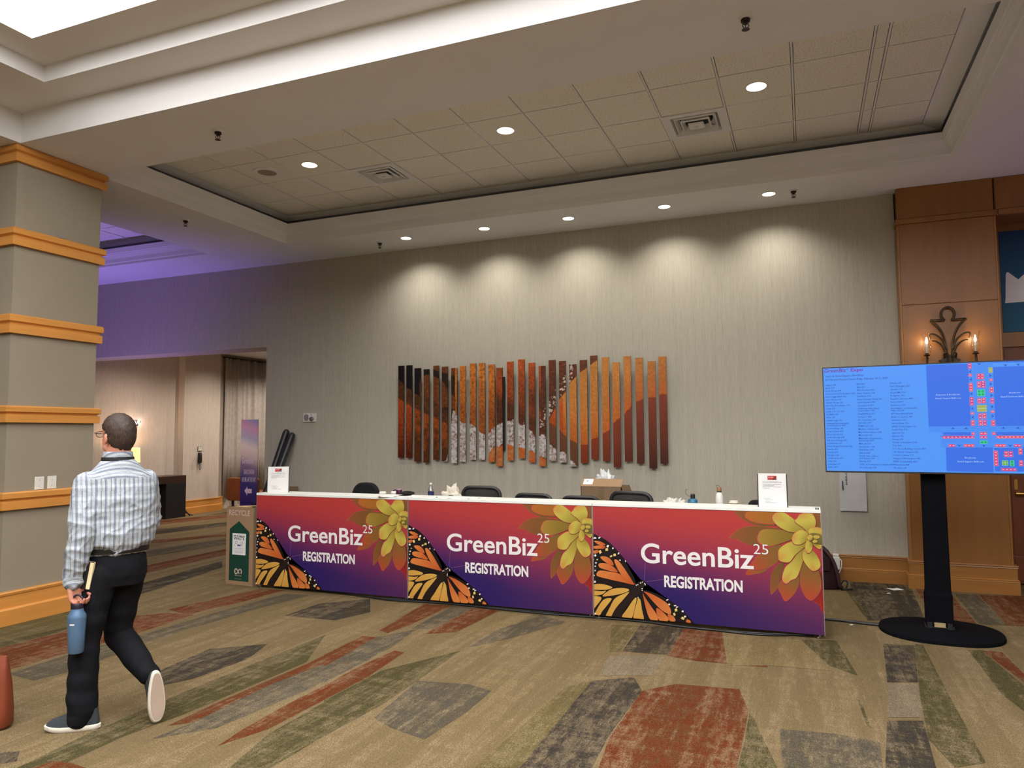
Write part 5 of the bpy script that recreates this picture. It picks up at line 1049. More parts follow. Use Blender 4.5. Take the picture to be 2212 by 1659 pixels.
obj('cap', b, SEATF, smooth=50, label='black cap lying in front of the water bottle', cat='cap').location = (-3.86, 6.64, CT+0.004)
for k, (x, y, rz, w, h, lb) in enumerate(((-3.98, 6.50, 0.3, .21, .28, 'white sheet lying at the seam of left and middle counters'), (-3.76, 6.53, -0.25, .28, .21, 'white sheet next to the black cap'), (-3.25, 6.52, 0.15, .28, .21, 'white sheet on the middle counter in front of the mesh chair'), (-3.1, 6.55, -.4, .21, .2, 'loose white sheet right of the other counter papers'), (-3.45, 6.54, .5, .12, .16, 'small crumpled paper on the middle counter'))):
    b = MB(); n = 8; vs = [(w*(i/n-.5), h*(j/n-.5)*0.9, 0.0006+0.012*max(0, noise.noise(Vector((i*.5+k*5, j*.5, k))))) for j in range(n+1) for i in range(n+1)]
    b.add(vs, [(j*(n+1)+i, j*(n+1)+i+1, (j+1)*(n+1)+i+1, (j+1)*(n+1)+i) for j in range(n) for i in range(n)])
    o = obj('paper_sheet', b, PAPER, smooth=True, label=lb, cat='paper', group='papers on the counters'); o.location = (x, y, CT+0.0005); o.rotation_euler = (0, 0, rz)
    o.modifiers.new('s', 'SOLIDIFY').thickness = 0.0006
b = MB(); b.rbox(-0.03, -0.012, 0, 0.03, 0.012, 0.022, 0.004, axis='y'); b.box(-0.012, -0.013, 0.004, -0.004, -0.0125, 0.018); o = obj('binder_clip', b, WHITEP, label='small white clip at the right end of the counter top', cat='clip'); o.location = (0.05, 6.42, CT)
b = MB(); b.box(-0.006, -0.0135, 0.003, 0.004, -0.0125, 0.018); b.box(0.01, -0.0135, 0.003, 0.02, -0.0125, 0.018); obj('clip_slot', b, INK, o)

# cardboard boxes behind the chairs
def carton(label, loc, w, d, h, flaps=False, rz=0, mat=None):
    c = thing('cardboard_box', label, 'box', loc, rz); b = MB(); t = 0.006
    if flaps:
        b.box(0, 0, 0, w, t, h); b.box(0, d-t, 0, w, d, h); b.box(0, 0, 0, t, d, h); b.box(w-t, 0, 0, w, d, h); b.box(0, 0, 0, w, d, t)
    else: b.box(0, 0, 0, w, d, h)
    obj('carton', b, mat or CARDDK, c)
    if flaps:
        b = MB(); M = Matrix.Translation((0, 0, h)) @ Matrix.Rotation(R(38), 4, 'X'); b.box(0, 0, 0, w, 0.13, 0.005, M=M); fl = obj('front_flap', b, CARD, c)
        b = MB(); b.box(0.02, 0.03, 0.0055, 0.13, 0.12, 0.006, M=M); obj('shipping_label', b, PAPER, fl)
        b = MB(); greek(b, 0.05, 0.08, 0.04, 0.014, lambda a, e: tuple(M @ Vector((a, e, 0.0066)))); obj('label_print', b, INK, fl)
        M2 = Matrix.Translation((w, 0, h)) @ Matrix.Rotation(R(70), 4, 'Y'); b = MB(); b.box(0, 0, 0, 0.11, d, 0.005, M=M2); obj('side_flap', b, CARDDK, c)
    b = MB(); b.box(w/2-0.03, -0.001, h*0.6, w/2+0.03, 0.0, h); obj('tape_strip', b, plain('packing_tape', s255(120, 98, 72), 0.35) if 'packing_tape' not in MATS else MATS['packing_tape'], c)
    return c
carton('lower cardboard box of the stack behind the chairs', (-2.44, 8.0, 0), 0.54, 0.42, 0.56)
carton('open cardboard box with a raised flap behind the chairs', (-2.405, 8.02, 0.56), 0.47, 0.38, 0.49, True)
blob('plastic_wrap', 'crumpled clear wrap sticking out of the open box', 'plastic wrap', (-2.17, 8.22, 1.02), (0.10, 0.07, 0.13), plain('clear_wrap', s255(206, 208, 210), 0.2), 0.6, 14, 5, 40)
carton('brown cardboard box leaning in the corner by the black stands', (-7.26, 8.74, 0), 0.19, 0.2, 0.885)

# black folded stands leaning beside the opening
def stand(label, foot, top):
    s_ = thing('folded_stand', label, 'stand', foot, 0, 'folded black stands leaning on the wall')
    f = Vector(foot); v = Vector(top)-f; L_ = v.length
    def at(t, ox=0, oy=0): return tuple(v*t+Vector((ox, oy, 0)))
    b = MB(); b.tube([at(0.02), at(0.97), at(0.99), at(1.0)], [0.05, 0.05, 0.04, 0.012], 14); obj('sleeve', b, BLACKPLASTIC, s_, smooth=40)
    for k in range(3):
        a = 2*PI*k/3; b = MB(); b.tube([at(0.05, 0.045*math.cos(a), 0.03*math.sin(a)), at(0.9, 0.045*math.cos(a), 0.03*math.sin(a))], 0.012, 8); obj('leg', b, BLACKPLASTIC, s_, smooth=40)
    for t in (0.3, 0.62):
        b = MB(); b.cyl(at(t), at(t+0.03), 0.062, n=14); obj('clamp', b, BLACK, s_)
stand('taller black folded stand leaning beside the corridor opening', (-7.66, 8.55, 0), (-7.275, 8.93, 1.74))
stand('shorter black folded stand leaning beside the corridor opening', (-7.53, 8.46, 0), (-7.16, 8.92, 1.69))

# alarm plate on the wall
al = thing('fire_alarm', 'white fire alarm with strobe and speaker grille on the back wall', 'alarm', (-7.015, 9.0, 1.85))
b = MB(); b.rbox(0, -0.03, 0, 0.215, 0, 0.128, 0.008, axis='y'); obj('housing', b, WHITEP, al)
b = MB(); b.rbox(0.012, -0.032, 0.014, 0.098, -0.03, 0.112, 0.03, axis='y'); obj('grille', b, plain('alarm_grille', s255(140, 130, 132)), al)
b = MB(); b.ball((0.152, -0.032, 0.042), (0.042, 0.022, 0.036), 14, 8); obj('strobe_lens', b, plain('strobe_glass', s255(120, 112, 116), 0.12, 0.3), al, smooth=True)
b = MB(); b.add([(0.135, -0.0305, 0.092), (0.155, -0.0305, 0.092), (0.145, -0.0305, 0.112)], [(0, 1, 2)]); obj('flame_symbol', b, INK, al, fix=False)

# white board on the wall behind the screen
wbd = thing('wall_board', 'pale grey notice board on the wall behind the screen', 'board', (0.319, 9.0, 0.77))
b = MB(); b.box(0, -0.03, 0, 0.273, 0, 0.60); obj('board', b, plain('board_grey', s255(190, 190, 192), .6), wbd, bevel=0.003)
b = MB(); b.rbox(0.028, -0.045, 0.235, 0.04, -0.03, 0.335, 0.004, axis='y'); obj('handle_slot', b, plain('slot_grey', s255(74, 72, 78)), wbd)
b = MB(); lettering(b, 'SHEA-COS', 0, 0, lambda a, c: (0.083-c, -0.0312, 0.285+a), width=0.21, height=0.02, bold=0.03, res=2); obj('lettering', b, INK, wbd, fix=False)

# backpack, wall adapter, paper scraps
bp = thing('backpack', 'dark maroon backpack slumped on the floor behind the right counter', 'backpack', (0.10, 8.55, 0))
b = MB(); rs = []
for z, x0, x1, d in ((0.0, -0.2, 0.17, .13), (0.03, -0.2, 0.185, .14), (0.12, -0.2, 0.175, .145), (0.22, -0.19, 0.155, .14), (0.32, -0.18, 0.115, .12), (0.39, -0.16, 0.075, .09), (0.43, -0.12, 0.03, .05)):
    rs.append([((x0+x1)/2+(x1-x0)/2*math.copysign(abs(math.cos(t))**.7, math.cos(t)), d*math.copysign(abs(math.sin(t))**.7, math.sin(t)), z) for t in [2*PI*k/20 for k in range(20)]])
b.rings(rs); MAR = plain('maroon_nylon', s255(46, 24, 30), 0.8, 0, 0.2, 0.2, 20, .3, 120); obj('pack_body', b, MAR, bp, smooth=60)
b = MB(); b.tube(spline3([(0.02, -0.08, 0.42), (0.10, -0.13, 0.33), (0.15, -0.15, 0.18), (0.165, -0.14, 0.06), (0.19, -0.12, 0.03)], 5), [0.02]*21, 6); obj('shoulder_strap', b, plain('maroon_strap', s255(58, 30, 38), .8), bp, smooth=True)
b = MB(); b.tube(spline3([(0.17, -0.10, 0.02), (0.22, -0.1, 0.015), (0.245, -0.09, 0.08), (0.21, -0.08, 0.10), (0.175, -0.09, 0.04)], 5), 0.008, 6); b.tube(spline3([(0.18, -0.11, 0.01), (0.24, -0.1, 0.01), (0.29, -0.07, 0.012)], 4), 0.012, 6); obj('webbing_strap', b, BLACK, bp, smooth=True)
b = MB(); b.rbox(-0.03, -0.165, 0.2, 0.08, -0.14, 0.34, 0.03, axis='y'); obj('front_pocket', b, MAR, bp)
ad = thing('power_adapter', 'white power adapter plugged in above the baseboard beside the backpack', 'adapter', (0.225, 8.955, 0.13))
b = MB(); b.rbox(0, -0.05, 0.0, 0.07, 0.0, 0.14, 0.015, axis='y'); obj('adapter_body', b, WHITEP, ad, bevel=0.004)
b = MB(); b.box(0.0, -0.03, 0.145, 0.06, 0.0, 0.17); obj('plug', b, WHITEP, ad, bevel=0.004)
b = MB(); b.tube(spline3([(0.06, -0.04, 0.12), (0.085, -0.05, 0.1), (0.08, -0.05, 0.02), (0.05, -0.04, -0.05)], 5), 0.006, 6); obj('cord', b, WHITEP, ad, smooth=True)
for k, (x, y, sx, lb) in enumerate(((0.80, 8.66, .15, 'torn white paper scrap on the carpet before the wood pilaster'), (0.72, 8.42, .035, 'tiny white scrap near the larger torn paper'), (2.02, 8.6, .12, 'white paper scrap at the right edge by the doorway'), (0.30, 6.95, .03, 'tiny scrap beside the screen cable'))):
    b = MB(); b.prism([(-0.5*sx, 0.05*sx), (-0.1*sx, -0.35*sx), (0.12*sx, -0.38*sx), (0.45*sx, -0.1*sx), (0.55*sx, 0.05*sx), (0.2*sx, 0.3*sx), (-0.1*sx, 0.18*sx)], 0.0, 0.004)
    b.v = [(p[0], p[1], p[2]+0.003*(1+math.sin(p[0]*60))) for p in b.v]
    obj('paper_scrap', b, PAPER, label=lb, cat='paper scrap', group='paper scraps on the carpet').location = (x, y, 0.0022)

# ================================================================== CANDLE SCONCE ON THE PILASTER
sc_ = thing('candle_sconce', 'wrought iron sconce with two lit candle lamps in glass chimneys', 'sconce', (1.42, 8.80, 2.36))
b = MB()
ring = [(0.0+0.062*math.cos(t), -0.012, 0.515+0.075*math.sin(t)) for t in [R(-62+ (304)*k/22) for k in range(23)]]
ring = [(0.0+0.062*math.cos(R(-62+304*k/22)), -0.012, 0.525+0.072*math.sin(R(-62+304*k/22))) for k in range(23)]
b.tube(ring, 0.012, 8)
for s in (-1, 1):
    b.tube([(s*0.03, -0.012, 0.462), (s*0.165, -0.012, 0.468 if s < 0 else 0.468)], 0.011, 8)
    b.tube(spline3([(s*0.165, -0.012, 0.468), (s*0.10, -0.014, 0.40), (s*0.055, -0.016, 0.31), (s*0.03, -0.016, 0.2), (s*0.02, -0.015, 0.06)], 6), 0.011, 8)
obj('upper_scroll', b, IRON, sc_, smooth=True)
for s in (-1, 1):
    for k, (p) in enumerate(([(s*0.03, -0.02, 0.15), (s*0.06, -0.03, 0.24), (s*0.12, -0.05, 0.30), (s*0.175, -0.06, 0.315), (s*0.185, -0.06, 0.28), (s*0.17, -0.06, 0.26)], [(s*0.03, -0.02, 0.10), (s*0.07, -0.03, 0.19), (s*0.125, -0.05, 0.235), (s*0.165, -0.06, 0.24)])):
        b = MB(); q = spline3(p, 6); b.tube(q, [0.012-0.006*i/len(q) for i in range(len(q))], 8); obj('leaf_scroll', b, IRON, sc_, smooth=True)
    b = MB(); b.tube(spline3([(s*0.02, -0.02, 0.05), (s*0.05, -0.05, -0.02), (s*0.14, -0.09, -0.05), (s*0.215, -0.1, -0.01), (s*0.22, -0.1, 0.05)], 6), 0.011, 8)
    b.lathe([(0.006, 0.04), (0.014, 0.06), (0.006, 0.075), (0.03, 0.085), (0.032, 0.092), (0.014, 0.095)], (s*0.22, -0.1, 0), 16); ar = obj('arm', b, IRON, sc_, smooth=40)
    b = MB(); b.lathe([(0.017, 0.092), (0.017, 0.108), (0.012, 0.112)], (s*0.22, -0.1, 0), 14); obj('candle_cup', b, IRON, ar)
    b = MB(); b.lathe([(0.012, 0.11), (0.012, 0.205), (0.006, 0.21)], (s*0.22, -0.1, 0), 14); obj('candle_tube', b, plain('candle_white', s255(226, 214, 190), .5) if 'candle_white' not in MATS else MATS['candle_white'], ar, smooth=40)
    b = MB(); b.lathe([(0.004, 0.21), (0.011, 0.225), (0.009, 0.25), (0.002, 0.28)], (s*0.22, -0.1, 0), 12); obj('flame_bulb', b, emis('candle_bulb', (1.0, 0.86, 0.62), 38.0) if 'candle_bulb' not in MATS else MATS['candle_bulb'], ar, smooth=True)
    b = MB(); b.lathe([(0.018, 0.095), (0.036, 0.12), (0.044, 0.15), (0.044, 0.18), (0.034, 0.225), (0.033, 0.25), (0.045, 0.30), (0.054, 0.32)], (s*0.22, -0.1, 0), 24, cap=False); obj('glass_chimney', b, glassy('hurricane_glass', (0.97, 0.96, 0.94), 0.03, 0.04) if 'hurricane_glass' not in MATS else MATS['hurricane_glass'], ar, smooth=True)
    lamp('candle_light', 'POINT', (s*0.22, -0.1, 0.25), 5.0, (1.0, 0.68, 0.32), sc_, shadow_soft_size=0.012)
b = MB(); b.prism([(-0.10, 0.04), (-0.05, -0.03), (0.05, -0.03), (0.10, 0.04), (0.07, 0.05), (0.04, 0.09), (-0.04, 0.09), (-0.07, 0.05)], -0.02, 0.02, lambda a, c, z: (a, z, c)); b.tube(spline3([(-0.05, -0.03, 0.06), (-0.055, -0.05, 0.1), (-0.03, -0.055, 0.11), (-0.02, -0.05, 0.07)], 4), 0.01, 8); b.tube(spline3([(0.05, -0.03, 0.06), (0.055, -0.05, 0.1), (0.03, -0.055, 0.11), (0.02, -0.05, 0.07)], 4), 0.01, 8); obj('back_plate', b, IRON, sc_, smooth=40)

# ================================================================== CORRIDOR FURNISHINGS
ct = thing('console_table', 'dark console table with slab legs against the corridor wall', 'table', (-12.29, 10.0, 0))
DKW = wood('dark_walnut', s255(56, 38, 30), 0.4)
b = MB(); b.box(0, -0.6, 0.70, 0.45, 1.42, 0.845); obj('table_top', b, DKW, ct, bevel=0.004)
for y in (-0.6, 0.92):
    b = MB(); b.box(0.0, y, 0, 0.45, y+0.5, 0.70); obj('leg', b, BLACK, ct, bevel=0.004)
b = MB(); b.tube(spline3([(0.30, 1.45, 0.2), (0.36, 1.5, 0.12), (0.42, 1.55, 0.02), (0.38, 1.6, 0.012)], 5), 0.012, 6); b.tube(spline3([(0.24, 1.45, 0.25), (0.34, 1.48, 0.1), (0.46, 1.6, 0.012)], 5), 0.012, 6); obj('cord_bundle', b, BLACKPLASTIC, smooth=True, label='black cords hanging behind the console table leg', cat='cord').location = (-12.29, 10.0, 0)
tl = thing('table_lamp', 'table lamp with a glowing amber shade on the console table', 'lamp', (-12.06, 10.28, 0.846))
b = MB(); b.lathe([(0.09, 0), (0.09, 0.015), (0.02, 0.03), (0.018, 0.12), (0.05, 0.2), (0.045, 0.3), (0.012, 0.34), (0.012, 0.4)], n=18); obj('lamp_base', b, IRON, tl, smooth=40)
b = MB(); b.lathe([(0.155, 0.30), (0.145, 0.58)], n=28, cap=False); o = obj('lamp_shade', b, emis('amber_shade', (1.0, 0.62, 0.22), 1.5), tl, smooth=True)
b = MB(); b.ball((0, 0, 0.44), 0.03, 12, 8); obj('bulb', b, emis('lamp_bulb', (1, .8, .55), 20), tl)
lamp('table_lamp_light', 'POINT', (0, 0, 0.56), 14.0, (1.0, 0.72, 0.42), tl, shadow_soft_size=0.05)
ws = thing('crystal_sconce', 'small crystal wall sconce glowing on the corridor wall', 'sconce', (-12.32, 10.56, 1.90))
b = MB(); b.rbox(0, -0.05, -0.05, 0.03, 0.05, 0.06, 0.01, axis='x'); obj('wall_bracket', b, CHROME, ws)
b = MB(); b.lathe([(0.01, 0.0), (0.04, 0.02), (0.055, 0.06), (0.05, 0.065)], (0.09, 0, -0.01), 16); b.ball((0.09, 0.02, -0.02), 0.022, 10, 6); b.ball((0.09, -0.03, 0.0), 0.018, 10, 6); obj('crystal_bowl', b, glassy('crystal', (0.96, 0.96, 0.98), 0.02, 0.25), ws, smooth=True)
b = MB(); b.ball((0.09, 0, 0.03), 0.018, 10, 6); obj('bulb', b, emis('sconce_bulb', (1.0, .94, .88), 25), ws)
lamp('crystal_sconce_light', 'POINT', (0.10, 0, 0.02), 8.0, (1.0, 0.86, 0.76), ws, shadow_soft_size=0.02)
ph = thing('wall_phone', 'black telephone handset hung on the corridor wall', 'telephone', (-12.15, 12.05, 1.07))
b = MB(); b.rbox(0, -0.035, 0.0, 0.05, 0.035, 0.215, 0.012, axis='x'); obj('cradle', b, BLACKPLASTIC, ph)
b = MB(); b.tube(spline3([(0.055, -0.03, 0.20), (0.085, -0.03, 0.17), (0.085, -0.03, 0.05), (0.055, -0.03, 0.01)], 5), 0.018, 8); obj('handset', b, BLACKPLASTIC, ph, smooth=True)
b = MB(); b.tube(spline3([(0.03, -0.01, 0.0), (0.035, -0.02, -0.1), (0.035, 0.0, -0.15), (0.035, 0.025, -0.1), (0.03, 0.02, 0.0)], 6), 0.006, 6); obj('coiled_cord', b, INK, ph, smooth=True)
pp = thing('wall_sign_plate', 'small square sign plate above the telephone', 'sign', (-12.15, 12.06, 1.315))
b = MB(); b.box(0, -0.055, 0, 0.012, 0.055, 0.105); obj('rim', b, INK, pp); b = MB(); b.box(0.011, -0.047, 0.008, 0.0135, 0.047, 0.097); obj('face', b, WHITEP, pp)
b = MB(); b.box(0.0135, -0.012, 0.05, 0.0142, 0.012, 0.08); b.box(0.0135, -0.03, 0.02, 0.0142, 0.03, 0.03); obj('symbol', b, plain('sign_grey', s255(150, 130, 110)), pp)

BNX = 0.205
bs = thing('standing_banner', 'tall narrow purple banner with a white arrow, in the corridor', 'banner', (-10.73, 12.0, 0), R(6))
b = MB(); nz = 40; c_st = [(0, s255(40, 22, 60)), (0.08, s255(46, 34, 104)), (0.33, s255(58, 52, 120)), (0.5, s255(120, 104, 140)), (0.6, s255(190, 170, 178)), (0.7, s255(206, 190, 196)), (0.8, s255(150, 150, 186)), (0.92, s255(176, 130, 168)), (1.0, s255(120, 120, 170))]
for j in range(nz):
    for i in range(6):
        q = [(-BNX+2*BNX*(i+a)/6, (j+c)/nz) for a, c in ((0, 0), (1, 0), (1, 1), (0, 1))]; cs = []
        for u, v in q:
            vv = clamp(v+0.06*u/BNX*0.5)
            for (p0, c0), (p1, c1) in zip(c_st, c_st[1:]):
                if p0 <= vv <= p1: c = lerp(c0, c1, (vv-p0)/(p1-p0)); break
            if v > 0.82 and noise.noise(Vector((u*30, v*40, 2))) > 0.15: c = s255(196, 110, 150)
            cs.append(c)
        b.add([(u, -0.011, 0.03+v*1.95) for u, v in q], [(0, 1, 2, 3)], cs)
rk = [(-BNX, 0.0), (BNX, 0.0), (BNX, 0.2), (BNX*.8, 0.24), (BNX*.7, 0.17), (BNX*.5, 0.27), (BNX*.35, 0.16), (BNX*.1, 0.15), (-.1*BNX, 0.06), (-.5*BNX, 0.07), (-BNX, 0.03)]
b.add([(u, -0.0115, 0.03+v) for u, v in rk], [tuple(range(len(rk)))], s255(48, 20, 34)); b.box(-BNX, -0.0109, 0.03, BNX, 0.0, 1.98, s255(60, 52, 70))
obj('printed_board', b, PRINT, bs, fix=False)
b = MB(); fn = lambda a, c: (a, -0.0122, 0.03+c)
lettering(b, 'GreenBiz', -0.17, 1.04, fn, width=0.28, height=0.13, bold=0.01, res=2); lettering(b, '25', 0.12, 1.14, fn, width=0.05, res=2)
lettering(b, 'GRAND SONORAN', 0, 0.82, fn, width=0.25, height=0.10, bold=0.01, align='c', res=2); lettering(b, 'ROOMS A-K THIS WAY', 0, 0.66, fn, width=0.33, height=0.10, bold=0.01, align='c', res=2)
b.add([fn(u, v) for u, v in ((-0.1, 0.48), (-0.03, 0.57), (-0.03, 0.52), (0.075, 0.52), (0.075, 0.43), (-0.03, 0.43), (-0.03, 0.38))], [(0, 1, 2, 3, 4, 5, 6)])
obj('lettering', b, plain('lilac_ink', s255(196, 180, 214)), bs, fix=False)
b = MB(); b.box(-0.22, -0.12, 0, -0.18, 0.12, 0.03); b.box(0.18, -0.12, 0, 0.22, 0.12, 0.03); obj('foot_bar', b, ALU, bs)
LEA = plain('brown_leather', s255(122, 64, 32), 0.45, 0, .4, .12, 5)
ch = thing('leather_lounge_chair', 'brown leather lounge chair against the corridor drape', 'chair', (-11.6, 12.3, 0), R(6))
b = MB(); b.rbox(0, 0, 0.26, 0.75, 0.10, 0.745, 0.05, axis='y'); obj('backrest', b, LEA, ch, bevel=0.015)
b = MB(); b.rbox(0.02, 0.1, 0.26, 0.73, 0.72, 0.44, 0.04, axis='y'); obj('seat', b, LEA, ch, bevel=0.015)
for x in (0.10, 0.62):
    for y in (0.08, 0.62):
        b = MB(); b.box(x-0.02, y-0.02, 0, x+0.02, y+0.02, 0.26); obj('leg', b, BLACK, ch)
baseboard('baseboard_corridor_end', [(-12.32, 16.999), (-7.0, 16.999)])

# brown leather bag at the left picture edge
bg_ = thing('leather_bag', 'reddish brown leather bag standing on the carpet in front of the man', 'bag', (-4.425, 2.80, 0), R(22))
b = MB(); rs = []
for z, w, d in ((0.0, 0.17, 0.055), (0.02, 0.19, 0.07), (0.1, 0.19, 0.07), (0.25, 0.18, 0.055), (0.36, 0.165, 0.03), (0.40, 0.16, 0.015)):
    rs.append([(w*math.copysign(abs(math.cos(t))**.5, math.cos(t)), d*math.copysign(abs(math.sin(t))**.6, math.sin(t)), z) for t in [2*PI*k/28 for k in range(28)]])
b.rings(rs); LB2 = plain('red_brown_leather', s255(124, 58, 36), 0.4, 0, .45, .15, 6); obj('bag_body', b, LB2, bg_, smooth=60)
for y in (-0.03, 0.03):
    b = MB(); b.tube(spline3([(-0.09, y*.6, 0.37), (-0.08, y*1.6, 0.37), (0, y*2.4, 0.26), (0.08, y*1.6, 0.37), (0.09, y*.6, 0.37)], 6), 0.008, 8); obj('handle', b, LB2, bg_, smooth=True)
# ================================================================== THE WALKING MAN
# local frame: x to the right of his path, y away from the viewer, z up
MAN = Matrix.Translation((-3.80, 3.10, 0)) @ Matrix.Rotation(R(22.003), 4, 'Z')
def remesh(mb, voxel, smooth=2, fac=0.5):
    me = mb.mesh('tmp'); o = bpy.data.objects.new('tmp', me); COL.objects.link(o)
    m = o.modifiers.new('r', 'REMESH'); m.mode = 'VOXEL'; m.voxel_size = voxel; m.use_smooth_shade = True
    if smooth: s = o.modifiers.new('s', 'SMOOTH'); s.iterations = smooth; s.factor = fac
    bpy.context.view_layer.update()
    out = bpy.data.meshes.new_from_object(o.evaluated_get(bpy.context.evaluated_depsgraph_get()))
    bpy.data.objects.remove(o); bpy.data.meshes.remove(me); return out
V = Vector
FB = V((-0.57, 0.82, 0)); LB_ = V((-0.82, -0.57, 0))      # body: facing, left
FH = V((-0.915, 0.403, 0)); LH = V((-0.403, -0.915, 0))       # head: facing, left
UP = V((0, 0, 1))
hipL, kneeL, ankL = V((-0.025, -0.02, 0.90)), V((-0.093, -0.05, 0.483)), V((-0.088, -0.06, 0.09))
hipR, kneeR, ankR = V((0.055, 0.115, 0.89)), V((-0.030, 0.19, 0.47)), V((0.232, 0.08, 0.235))
shL, elL, wrL = V((-0.104, -0.062, 1.375)), V((-0.076, -0.135, 1.10)), V((-0.118, -0.145, 0.85))
shR, elR, wrR = V((0.124, 0.158, 1.38)), V((0.085, 0.29, 1.12)), V((-0.10, 0.40, 1.06))
HC = V((0.006, 0.05, 1.660))
def skinmat():
    m, nt, b = nodemat('skin'); setp(b, 0.5, 0, 0.35); co = obj_co(nt)
    nt.links.new(ramp(nt, noise_n(nt, co, 14, 4), [(0.3, s255(176, 112, 92)), (0.7, s255(208, 148, 122))]), b.inputs['Base Color'])
    b.inputs['Subsurface Weight'].default_value = 0.08; b.inputs['Subsurface Radius'].default_value = (0.02, 0.008, 0.005); return m
SKIN = skinmat()
def axm(f, l): return Matrix((( f.x, l.x, 0), (f.y, l.y, 0), (f.z, l.z, 1))).to_4x4()
MH = axm(FH, LH)
def HP(f, l, u): return HC + FH*f + LH*l + UP*u
b = MB()
# torso, neck and limbs under the clothes
b.limb([V((0.022, 0.05, 0.95)), V((0.03, 0.05, 1.1)), V((0.03, 0.05, 1.25)), V((0.025, 0.05, 1.36))], [0.115, 0.11, 0.115, 0.11])
b.limb([hipL, kneeL, ankL], [0.075, 0.052, 0.038]); b.limb([hipR, kneeR, ankR], [0.075, 0.052, 0.038])
b.limb([ankL, ankL+V((-0.05, -0.01, -0.035))], [0.036, 0.03]); b.limb([ankR, V((0.27, 0.06, 0.16))], [0.034, 0.026])
b.limb([V((0.02, 0.05, 1.38)), shL, elL, wrL], [0.08, 0.055, 0.042, 0.030]); b.limb([V((0.02, 0.05, 1.38)), shR, elR, wrR], [0.08, 0.055, 0.042, 0.030])
b.limb([V((0.018, 0.045, 1.42)), V((0.010, 0.05, 1.52)), HP(-0.022, 0, -0.06)], [0.075, 0.066, 0.066], 16)
# head: skull, face, jaw, nose, ears
b.ball(HP(-0.012, 0, 0.015), (0.100, 0.079, 0.103), 24, 16, MH)
b.ball(HP(0.03, 0, -0.045), (0.062, 0.060, 0.075), 20, 14, MH)
b.ball(HP(0.055, 0, -0.085), (0.032, 0.034, 0.026), 16, 10, MH)
b.ball(HP(0.02, 0.040, -0.075), (0.05, 0.02, 0.03), 14, 8, MH); b.ball(HP(0.02, -0.040, -0.075), (0.05, 0.02, 0.03), 14, 8, MH)
b.tube([HP(0.085, 0, 0.01), HP(0.112, 0, -0.035), HP(0.09, 0, -0.045)], [0.010, 0.015, 0.008], 10)
b.ball(HP(0.082, 0, -0.066), (0.012, 0.024, 0.006), 12, 6, MH); b.ball(HP(0.081, 0, -0.076), (0.012, 0.022, 0.006), 12, 6, MH)
b.ball(HP(0.078, 0.03, 0.024), (0.014, 0.024, 0.007), 10, 6, MH); b.ball(HP(0.078, -0.03, 0.024), (0.014, 0.024, 0.007), 10, 6, MH)
for s in (1, -1):
    ep = HP(-0.008, s*0.076, -0.022)
    Me = axm((FH*0.9+LH*s*-0.35).normalized(), (LH*0.9+FH*s*0.35).normalized())
    b.ball(ep+LH*s*0.006, (0.019, 0.010, 0.031), 14, 10, Me); b.ball(ep+UP*-0.026+LH*s*0.004+FH*0.006, (0.010, 0.009, 0.011), 10, 6)
# left hand: palm, four curled fingers of unequal length, thumb from the side of the palm
hd = V((0.18, 0.02, -0.98)).normalized()                 # hand points down
hn = V((0.80, -0.20, 0.2)).normalized()                   # palm side turned to the thigh
hs = hd.cross(hn).normalized()
wr = wrL + V((0.006, 0, -0.03))
b.limb([wrL, wr], [0.030, 0.027])
for k in range(4):
    o = (k-1.5)*0.0195
    b.limb([wr+hs*o*0.7, wr+hd*0.075+hs*o], [0.019, 0.0135], 10)
tips = []
for k, ln in enumerate((0.036, 0.042, 0.039, 0.030)):
    o = (k-1.5)*0.0205; p0 = wr+hd*0.078+hs*o; p1 = p0+(hd*0.75+hn*0.6).normalized()*ln; p2 = p1+(hd*0.1+hn*0.99).normalized()*ln*0.75; p3 = p2+(hd*-0.75+hn*0.55).normalized()*ln*0.6
    b.limb([p0, p1, p2, p3], [0.0105, 0.0095, 0.0088, 0.0078], 8); tips.append(p3)
t0 = wr+hd*0.02-hs*0.026; t1 = t0+(hd*0.6-hs*0.6+hn*0.55).normalized()*0.034; t2 = t1+(hd*0.75+hn*0.75).normalized()*0.032; t3 = t2+(hd*0.5+hn*0.85+hs*0.3).normalized()*0.024
b.limb([t0, t1, t2, t3], [0.016, 0.0125, 0.011, 0.009], 8)
# right hand, relaxed in front of the body
hd2 = V((-0.75, 0.35, -0.2)).normalized(); hn2 = V((-0.2, -0.3, -0.9)).normalized(); hs2 = hd2.cross(hn2).normalized(); w2 = wrR
for k in range(4):
    o = (k-1.5)*0.0195; b.limb([w2+hs2*o*0.7, w2+hd2*0.08+hs2*o], [0.019, 0.0135], 10)
    ln = (0.036, 0.042, 0.039, 0.030)[k]; p0 = w2+hd2*0.082+hs2*o*1.05; p1 = p0+(hd2*0.9+hn2*0.4).normalized()*ln; p2 = p1+(hd2*0.5+hn2*0.85).normalized()*ln*0.75
    b.limb([p0, p1, p2], [0.0105, 0.0095, 0.008], 8)
b.limb([w2+hd2*0.02+hs2*0.026, w2+hd2*0.05+hs2*0.05+hn2*0.02, w2+hd2*0.075+hs2*0.055+hn2*0.035], [0.016, 0.012, 0.009], 8)
body = remesh(b, 0.0048, 3, 0.5)
man = obj('person', body, SKIN, label='man in a striped shirt and black trousers walking away to the left', cat='person')
man.matrix_world = MAN
def mp(name, mb, mat, **kw): return obj(name, mb, mat, man, **kw)
